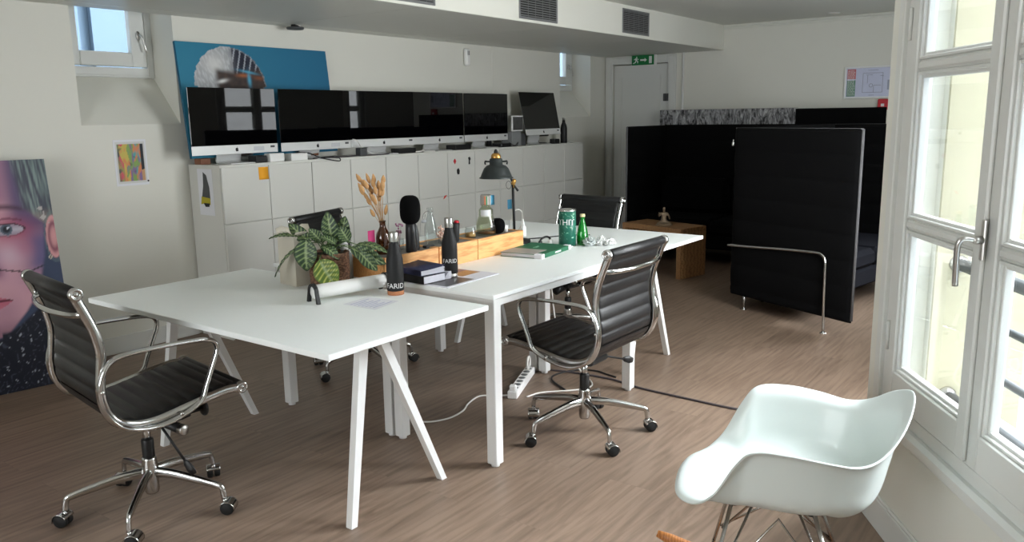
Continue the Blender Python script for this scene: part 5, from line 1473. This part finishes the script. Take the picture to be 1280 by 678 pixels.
OL = OT-.004

# amber vase with bunny tails
av = thing('amber_vase', (2.590, 2.645, OL), 'amber glass bottle used as a vase on the wooden box', 'vase')
MB().lathe([(0, 0), (.031, 0), (.033, .004), (.033, .075), (.029, .095), (.018, .115), (.0135, .125), (.0135, .145), (.0155, .147), (.0155, .152), (.011, .152), (.010, .12), (.028, .085), (.029, .008), (0, .006)], (0, 0, 0), 28).build('glass', M['amber'], av)
bf = thing('dried_bouquet', (2.590, 2.645, OL+.152), 'dried beige bunny tail grasses standing in the amber vase', 'dried flowers')
heads = [(-27, 53), (-18, 45), (-14, 38), (-25, 36), (-20, 30), (-10, 46), (-7, 38), (-2, 34), (3, 51), (2, 44), (-4, 43), (-12, 29), (1, 36), (-16, 52), (5, 12), (-11, 9), (-7, 26), (-22, 47), (-9, 52), (-4, 28), (-16, 24), (-23, 41)]
sm_ = MB(); random.seed(11)
tails = MB()
for i, (u, v) in enumerate(heads):
    dp = random.uniform(-.03, .03)
    top = RT*(u/283)+Vector((0, 0, v/283))+FC*dp
    base = Vector((random.uniform(-.005, .005), random.uniform(-.005, .005), -.05))
    dirn = (top-base).normalized(); dirn = (dirn+RT*(u/283*1.5)).normalized()
    sm_.tube(catmull([base, base.lerp(top, .5)+RT*(-u/283*.18), top], 5), .0009, 5)
    L_ = random.uniform(.036, .052); r_ = random.uniform(.0082, .0112)
    pts = [top+dirn*(L_*(k/6-.35)) for k in range(7)]
    MB().tube(pts, [r_*.35, r_*.85, r_, r_*.95, r_*.8, r_*.5, r_*.12], 10).build('seed_head', M['dry'], bf)
sm_.build('stems', M['stem'], bf)

# microphone with foam windscreen, black wedge
mc = thing('microphone', (2.690, 2.566, OL), 'black microphone with a large foam windscreen standing on the wooden box', 'microphone')
MB().lathe([(0, 0), (.0245, 0), (.026, .003), (.0245, .10), (.022, .15), (0, .15)], (0, 0, 0), 24).build('handle', M['blackplastic'], mc)
rows = []
fb = MB()
pf_ = []
for k in range(15):
    a = -PI/2+PI*k/14; r = abs(math.cos(a))**.62*.0475; pf_.append((r, .195+math.copysign(abs(math.sin(a))**.72, math.sin(a))*.066))
fb.lathe(pf_, (0, 0, 0), 28); fb.build('windscreen', M['foam'], mc)
wd_ = MB().lathe([(0, 0), (.020, 0), (.021, .004), (.019, .07), (.012, .112), (.004, .125), (0, .126)], (0, 0, 0), 18)
tag(wd_.build('black_cone', M['blackplastic'], None, (0, 0, 0)), 'black cone-shaped handset beside the microphone', 'handset').location = (2.752, 2.600, OL)
ds = small_box(2.80, 2.86, 2.575, 2.60, OL, .012, M['blackplastic'], 'black_adapter', 'flat black adapter in front of the swing-top bottle', 'adapter', bev=.002)
# small pink sprig in a cup
cu_ = thing('sprig_cup', (2.722, 2.672, OL), 'small glass with a dusty pink dried sprig behind the microphone', 'vase')
MB().lathe([(0, 0), (.020, 0), (.022, .05), (.020, .05), (.018, .004), (0, .004)], (0, 0, 0), 18).build('glass', M['clear'], cu_)
g = MB(); random.seed(4)
for k in range(26):
    p = Vector((random.gauss(-.012, .015), random.gauss(0, .012), random.uniform(.06, .125))); g.ball(p, .0055, .004, .005, 6, 4)
    if k % 4 == 0: g.tube([(0, 0, .01), p], .0008, 4)
g.build('sprig', M['dusty'], cu_)
# swing-top bottle
sw = thing('swing_top_bottle', (2.885, 2.622, OL), 'clear glass swing-top bottle on the wooden box', 'bottle')
MB().lathe([(0, .002), (.029, 0), (.031, .004), (.031, .085), (.027, .105), (.017, .135), (.0135, .155), (.013, .172), (.0155, .174), (.0155, .182), (.011, .182), (.010, .16), (.025, .10), (.0275, .08), (.0275, .008), (0, .007)], (0, 0, 0), 28).build('glass', M['clear'], sw)
g = MB(); g.tube(catmull([RT*.015+Vector((0, 0, .165)), RT*(-.0)+FC*.018+Vector((0, 0, .165)), RT*-.018+Vector((0, 0, .165)), RT*-.034+Vector((0, 0, .145)), RT*-.030+Vector((0, 0, .115)), RT*-.022+Vector((0, 0, .15))], 6), .0013, 6)
g.build('wire_clip', M['wire'], sw)
MB().lathe([(0, 0), (.012, 0), (.014, .006), (.010, .014), (0, .015)], tuple(RT*-.030+Vector((0, 0, .110))), 14).build('stopper', M['sticker'], sw)
# cream dried tuft in a jar
tf = thing('dried_tuft_jar', (2.952, 2.615, OL), 'small jar of pale pink and cream dried flowers beside the flask', 'vase')
MB().lathe([(0, 0), (.017, 0), (.018, .035), (.016, .035), (.015, .003), (0, .003)], (0, 0, 0), 16).build('jar', M['clear'], tf)
g = MB(); random.seed(8)
for k in range(22):
    p = Vector((random.gauss(0, .010), random.gauss(0, .010), random.uniform(.03, .085))); g.ball(p, .005, .005, .007, 6, 4)
    if k % 3 == 0: g.tube([(0, 0, .01), p], .0008, 4)
g.build('flowers', mat('cream_pink_flowers', rgb(208, 176, 160), .9, var=.3, scale=150), tf)
# black tumbler with red lid edge
tb_ = thing('black_tumbler', (3.040, 2.607, OL), 'black tapered tumbler with a red tip on the wooden box', 'cup')
MB().lathe([(0, 0), (.023, 0), (.0245, .003), (.030, .088), (.028, .093), (.0, .092)], (0, 0, 0), 24).build('body', M['blackmatte'], tb_)
MB().lathe([(0, .092), (.013, .092), (.013, .100), (.010, .104), (0, .105)], tuple(RT*.014), 16).build('lid_tip', M['red'], tb_)
# jam jar
jr = thing('glass_jar', (3.182, 2.618, OL), 'low clear glass jar with brown seeds on the wooden box', 'jar')
MB().lathe([(0, 0), (.028, 0), (.030, .004), (.030, .038), (.026, .046), (.027, .054), (.024, .054), (.023, .046), (.027, .038), (.027, .005), (0, .004)], (0, 0, 0), 22).build('glass', M['clear'], jr)
MB().lathe([(0, .006), (.026, .006), (.026, .022), (.015, .026), (0, .024)], (0, 0, 0), 18).build('seeds', M['tan'], jr)
# big clear flask bottle with label and metallic cap
fj = thing('liquor_bottle', (3.292, 2.602, OL), 'clear round bottle with a white label and silvery cap on the wooden box', 'bottle')
MB().lathe([(0, .003), (.045, 0), (.052, .006), (.053, .05), (.047, .082), (.039, .098), (.037, .135), (.030, .142), (.024, .150), (.024, .158), (.020, .158), (.020, .148), (.035, .132), (.036, .098), (.044, .08), (.049, .05), (.048, .010), (0, .008)], (0, 0, 0), 32).build('glass', M['liquid'], fj)
MB().lathe([(0, .010), (.047, .012), (.047, .022), (0, .022)], (0, 0, 0), 28).build('liquid', mat('amber_liquid', rgb(150, 96, 62), .2, trans=.4), fj)
g = MB(); an0 = math.atan2(FC.y, FC.x)
rr = []
for j in range(2):
    rr.append([Vector((.0385*math.cos(an0-.75+1.5*k/14), .0385*math.sin(an0-.75+1.5*k/14), .100+.036*j)) for k in range(15)])
g.grid(rr); g.build('label', M['paper'], fj)
g = MB(); g.box(-.026, .026, -.022, .022, .158, .212, Matrix.Rotation(an0+PI/2, 4, 'Z'), bev=.003); cp = g.build('cap', M['steel'], fj)
for k, (nm, cc_) in enumerate((('orange_stripe', rgb(214, 120, 84)), ('green_stripe', rgb(70, 150, 110)), ('white_stripe', rgb(225, 225, 222)))):
    MB().box(-.006+.008*k, .001+.008*k, -.0232, -.0222, .160, .205, Matrix.Rotation(an0+PI/2, 4, 'Z')).build(nm, mat('cap_'+nm, cc_, .4), cp)
MB().box(.0262, .034, -.012, .012, .168, .208, Matrix.Rotation(an0+PI/2, 4, 'Z'), bev=.001).build('blue_tag', M['blue'], fj)
# foam ball windscreen
fb_ = MB(); pf_ = []
for k in range(13):
    a = -PI/2+PI*k/12; pf_.append((abs(math.cos(a))**.75*.0395, .041+math.copysign(abs(math.sin(a))**.85, math.sin(a))*.041))
fb_.lathe(pf_, (0, 0, 0), 24); o = fb_.build('foam_ball', M['foam'], None); o.location = (3.372, 2.588, OL); tag(o, 'round black foam windscreen lying at the end of the wooden box', 'windscreen')
wc = MB().lathe([(0, 0), (.014, 0), (.016, .036), (.014, .036), (.012, .004), (0, .004)], (0, 0, 0), 18); o = wc.build('small_cup', M['white'], None); o.location = (3.455, 2.600, OL); tag(o, 'tiny white cup beside the round foam windscreen', 'cup')

# ---------------------------------------------------------------- desk lamp
dl_ = thing('desk_lamp', (3.690, 2.705, TB), 'black and brass desk lamp with a wide metal shade', 'lamp'); D0 = (3.690, 2.705, TB)
MB().lathe([(0, 0), (.084, 0), (.086, .004), (.084, .016), (.03, .022), (.014, .026), (.012, .034), (0, .034)], (3.690, 2.705, TB), 32).build('base', M['blackmatte'], dl_, D0)
MB().tube([(3.678, 2.703, TB+.03), (3.672, 2.702, .92), (3.664, 2.700, 1.085)], .0075, 12).build('pole', M['blackmatte'], dl_, D0)
J = Vector((3.662, 2.700, 1.090)); SC = Vector((3.514, 2.700, 0))
g = MB(); g.tube(catmull([J, J+Vector((-.02, .002, .03)), Vector((3.60, 2.703, 1.165)), Vector((3.556, 2.70, 1.198))], 5), .006, 10); g.tube([J+RT*-.004, J+RT*.030+Vector((0, 0, -.050))], [.0045, .0065], 10)
g.build('arm', M['blackmatte'], dl_, D0)
g = MB(); g.lathe([(0, -.014), (.012, -.014), (.013, -.008), (.013, .008), (.010, .016), (0, .017)], tuple(J+RT*.006), 16, Matrix.Rotation(R(20), 4, 'X')); g.tube([J+RT*.006+Vector((0, 0, -.03)), J+RT*.006], .006, 10)
g.build('brass_joint', M['brass'], dl_, D0)
g = MB(); g.tube([J+RT*-.030*math.cos(2*PI*k/16)-RT*.024+Vector((0, 0, -.012+.020*math.sin(2*PI*k/16))) for k in range(16)] if False else [J-RT*.022+RT*(.014*math.cos(2*PI*k/16))+Vector((0, 0, -.016+.022*math.sin(2*PI*k/16))) for k in range(16)], .0012, 6, closed=True); g.build('cord_loop', M['blackmatte'], dl_, D0)
sh = MB().lathe([(.092, 1.122), (.094, 1.124), (.086, 1.130), (.078, 1.150), (.066, 1.176), (.052, 1.190), (.036, 1.195), (.035, 1.224), (.030, 1.229), (0, 1.229)], tuple(SC), 40)
sh.lathe([(.092, 1.122), (.083, 1.131), (.075, 1.150), (.062, 1.174), (.048, 1.186), (0, 1.188)], tuple(SC), 40)
shade = sh.build('shade', M['lampblack'], dl_, D0)
g = MB()
for s_ in (-1, 1):
    a = SC+RT*(s_*.034)+Vector((0, 0, 1.212)); g.tube(catmull([a, a+RT*(s_*.022), a+RT*(s_*.026)+Vector((0, 0, -.004)), a+RT*(s_*.024)+Vector((0, 0, -.016))], 4), .0045, 8)
    g.lathe([(0, -.004), (.006, -.004), (.006, .006), (0, .006)], tuple(a+RT*(s_*.022)), 10)
g.build('shade_handle', M['lampblack'], shade, D0 if False else (0, 0, 0)).location = (-D0[0], -D0[1], -D0[2])
MB().lathe([(0, 1.229), (.027, 1.229), (.028, 1.234), (.025, 1.248), (.018, 1.256), (0, 1.257)], tuple(SC), 24).build('brass_cap', M['brass'], dl_, D0)
MB().lathe([(.012, 1.256), (.011, 1.266), (.005, 1.278), (0, 1.280)], tuple(SC), 16).build('cord_grip', M['blackplastic'], dl_, D0)
MB().ball(SC+Vector((0, 0, 1.138)), .028, .028, .026).build('bulb', M['bulb'], dl_, D0)
cable('white_lead', [(3.70, 2.74, TB+.03), (3.73, 2.77, TB+.09), (3.79, 2.79, TB+.15), (3.84, 2.80, TB+.168), (3.885, 2.80, TB+.15), (3.90, 2.81, TB+.10), (3.905, 2.83, TB+.05), (3.93, 2.90, TC+.004), (4.0, 3.0, TC+.004)], .0026, M['cablewhite'], 'thin white lead arching beside the desk lamp')
dp_ = thing('dropper_bottle', (3.975, 2.855, TC), 'small white nozzle bottle standing behind the desk lamp', 'bottle')
MB().lathe([(0, 0), (.017, 0), (.018, .003), (.018, .055), (.012, .064), (0, .064)], (0, 0, 0), 18).build('body', M['white'], dp_); MB().lathe([(.010, .064), (.009, .070), (.0035, .098), (.002, .104), (0, .104)], (0, 0, 0), 14).build('nozzle', M['white'], dp_)
o = MB().lathe([(0, 0), (.024, 0), (.025, .004), (.025, .022), (.022, .026), (0, .026)], (0, 0, 0), 20).build('cork_lid', M['tan'], None); o.location = (3.895, 2.90, TC); tag(o, 'round tan cork lid beside the white nozzle bottle', 'lid')
cable('black_lead', [(3.70, 2.80, TB+.004), (3.82, 2.78, TC+.004), (3.95, 2.70, TC+.004), (4.05, 2.66, TC+.004), (4.14, 2.60, TC+.004), (4.20, 2.52, TC+.004)], .003, M['cableblack'], 'thin black lead running across the table behind the can')

# ---------------------------------------------------------------- green book
gb = thing('green_book', (3.466, 2.408, TB), 'green hardcover book with a pale cover stripe lying by the lamp', 'book', None, R(8))
w, d, h = .350, .235, .022
MB().box(-w/2+.004, w/2-.004, -d/2+.002, d/2-.004, .0025, h-.0025).build('pages', M['pages'], gb)
g = MB().box(-w/2, w/2, -d/2, d/2, 0, .0025).box(-w/2+.0, w/2, -d/2, d/2, h-.0025, h).box(-w/2, w/2, -d/2-.003, -d/2, 0, h, bev=.001)
g.build('cover', M['bookgreen'], gb)
MB().box(-w/2-.0005, -w/2+.145, -d/2+.04, d/2+.0005, h, h+.0006).build('grey_panel', mat('grey_book_cloth', rgb(150, 148, 142), .6), gb)
MB().box(-w/2-.0008, -w/2+.030, -d/2-.0036, -d/2+.040, -.0 if False else .0005, h+.0008).build('white_corner', M['paper'], gb)
MB().box(w/2-.028, w/2+.0008, -d/2-.0036, -d/2+.030, .0005, h+.0008).build('white_corner', M['paper'], gb)
vs, fs = text_mesh('VERT', .017, .0003)
g = MB(); g.add([(p.x+.02, -d/2-.0034-p.z, h/2+p.y) for p in vs], fs) if False else g.box(-.02, .05, -d/2-.0036, -d/2-.003, h/2-.004, h/2+.004)
g.build('spine_label', M['letter'], gb)
MB().box(.015, .075, .02, .027, h, h+.0005).box(.015, .055, .008, .013, h, h+.0005).build('cover_title', mat('pale_green_ink', rgb(120, 164, 140), .6), gb)

# ---------------------------------------------------------------- can, green bottle, glasses, crumpled film
cn = thing('snack_can', (3.790, 2.420, TC), 'tall green patterned can with white lettering beside the green bottle', 'can')
MB().lathe([(0, .002), (.048, .002), (.048, .198), (0, .198)], (0, 0, 0), 36).build('body', None or mat('green_leafy_print', rgb(24, 96, 78), .35, var=.55, scale=34), cn)
MB().lathe([(.0485, .196), (.050, .198), (.050, .204), (.047, .207), (.046, .203), (0, .203)], (0, 0, 0), 36).build('rim', M['silver'], cn)
MB().lathe([(.0485, .006), (.050, .004), (.050, 0), (0, 0)], (0, 0, 0), 36).build('bottom_rim', M['silver'], cn)
g = MB(); wrap_text(g, 'THIT', .046, .0484, .136, math.atan2(-2.42, -3.79)-.15); g.build('lettering', M['letter'], cn)
g = MB(); an0 = math.atan2(-2.42, -3.79); random.seed(21)
for k in range(40):
    a = an0+random.uniform(-1.5, 1.5); z = random.choice([random.uniform(.03, .115), random.uniform(.158, .19)]); s_ = random.uniform(.004, .012)
    tl_ = random.uniform(-1, 1); e = Vector((-math.sin(a), math.cos(a), 0)); ctr = Vector((math.cos(a)*.0486, math.sin(a)*.0486, z))
    ax = e*math.cos(tl_)+Vector((0, 0, math.sin(tl_))); bx_ = e*-math.sin(tl_)+Vector((0, 0, math.cos(tl_)))
    nn = Vector((math.cos(a), math.sin(a), 0))
    g.add([ctr-ax*s_, ctr-bx_*s_*.3+nn*.0004, ctr+ax*s_, ctr+bx_*s_*.3+nn*.0004], [(0, 1, 2, 3)])
g.build('leaf_pattern', mat('pale_leaf_print', rgb(128, 176, 150), .4, var=.2), cn)
gl = thing('water_bottle', (3.872, 2.372, TC), 'green glass water bottle with a cream cap on the end table', 'bottle')
MB().lathe([(0, .003), (.026, 0), (.031, .006), (.034, .030), (.033, .055), (.027, .090), (.018, .120), (.0130, .138), (.0125, .160), (.0, .160)], (0, 0, 0), 32).build('glass', M['bottlegreen'], gl)
MB().lathe([(.0135, .158), (.0145, .160), (.0145, .172), (.012, .174), (0, .174)], (0, 0, 0), 20).build('cap', mat('cream_cap', rgb(214, 198, 150), .4), gl)
gs = thing('headphones', (3.722, 2.520, TB), 'small black and white earphones lying beside the can', 'headphones')
MB().tube(catmull([(-.03, .02, .005), (-.028, .012, .030), (0, .0, .042), (.026, -.008, .034), (.03, -.012, .012)], 6), .006, 8).build('band', M['blackplastic'], gs)
MB().ball((.022, -.02, .014), .016, .010, .014).build('ear_pad', M['white'], gs); MB().ball((-.028, .018, .012), .014, .010, .012).build('ear_pad', M['blackplastic'], gs)
cf = thing('crumpled_foil', (3.895, 2.268, TC), 'crumpled clear and white packaging beside the green bottle', 'packaging')
random.seed(6)
for nm, cx_, cy_, rx, ry, rz_, mm_ in (('clear_film', -.045, .045, .045, .036, .030, 'film2'), ('white_wrapper', .045, -.035, .052, .030, .020, 'foil'), ('silver_wrapper', .008, .0, .032, .028, .030, 'foil')):
    g = MB(); vs = []; n1, n2 = 18, 28
    rows = []
    for i in range(n1+1):
        t = PI*i/n1; r = []
        for k in range(n2):
            a = 2*PI*k/n2; p = Vector((math.sin(t)*math.cos(a), math.sin(t)*math.sin(a), -math.cos(t)))
            f_ = .62+.75*abs(_n.noise(p*2.6+Vector((cx_*90, 0, 0))))+.35*abs(_n.noise(p*6.5+Vector((0, cy_*90, 0))))
            q_ = Vector((cx_+p.x*rx*f_, cy_+p.y*ry*f_, max(.0008, rz_*.8+p.z*rz_*f_))); r.append(q_)
        rows.append(r)
    g.grid(rows, True, smooth=False)
    g.build(nm, {'film2': mat('crinkled_clear_film', rgb(196, 204, 202), .12, var=.25, scale=60, trans=.35, spec=.8), 'foil': mat('white_silver_wrapper', rgb(206, 208, 206), .25, .25, var=.2, scale=40)}[mm_], cf)

# ================================================================ under the desks
ps = thing('power_strip', (3.445, 2.497, 0), 'white multi-socket power strip on the floor under the desk', 'power strip', None, math.atan2(.21, .50))
MB().box(-.222, .222, -.026, .026, 0, .042, bev=.004).build('body', M['white'], ps)
for k in range(7):
    MB().lathe([(.019, .0422), (.019, .0428), (0, .0428)], (-.160+.056*k, 0, 0), 20).build('socket', mat('socket_grey', rgb(96, 98, 98), .6) if k == 0 else bpy.data.materials['socket_grey'], ps)
MB().box(-.214, -.186, -.018, .018, .042, .072, bev=.006).build('plug', M['white'], ps)
rg_ = MB().tube([Vector((.172+.034*math.cos(2*PI*k/20), .0, .079+.034*math.sin(2*PI*k/20))) for k in range(20)], .007, 8, closed=True); rg_.build('lead_loop', M['cablewhite'], ps)
cable('white_cable', [(2.575, 2.66, .60), (2.585, 2.66, .42), (2.60, 2.655, .25), (2.64, 2.64, .12), (2.70, 2.60, .03), (2.735, 2.555, .006), (2.83, 2.498, .006), (2.95, 2.505, .006), (3.05, 2.55, .006), (3.17, 2.572, .006), (3.225, 2.50, .006), (3.245, 2.42, .02)], .0045, M['cablewhite'], 'white cable hanging from the desk and crossing the floor to the power strip')
cable('grey_cable', [(3.86, .62, .006), (3.80, 1.10, .006), (3.745, 1.36, .006), (3.735, 1.457, .006), (3.742, 1.654, .006), (3.755, 1.93, .006), (3.80, 2.14, .006), (3.785, 2.357, .006), (3.765, 2.46, .006), (3.74, 2.58, .006), (3.72, 2.62, .03)], .0055, M['cablegrey'], 'grey cable running across the floor to the power strip')
cable('black_plug_lead', [(3.50, 2.25, .006), (3.60, 2.40, .006), (3.70, 2.44, .006), (3.84, 2.38, .006), (3.88, 2.28, .006), (3.86, 2.20, .006), (3.845, 2.135, .006)], .005, M['cableblack'], 'short black lead with a plug beside the desk leg')
cable('white_cable', [(3.30, 2.36, .006), (3.40, 2.33, .006), (3.54, 2.20, .006), (3.64, 2.17, .006), (3.74, 2.25, .006), (3.79, 2.34, .03), (3.80, 2.44, .12), (3.785, 2.50, .30), (3.78, 2.53, .55)], .0045, M['cablewhite'], 'white cable looping behind the swivel chair base')
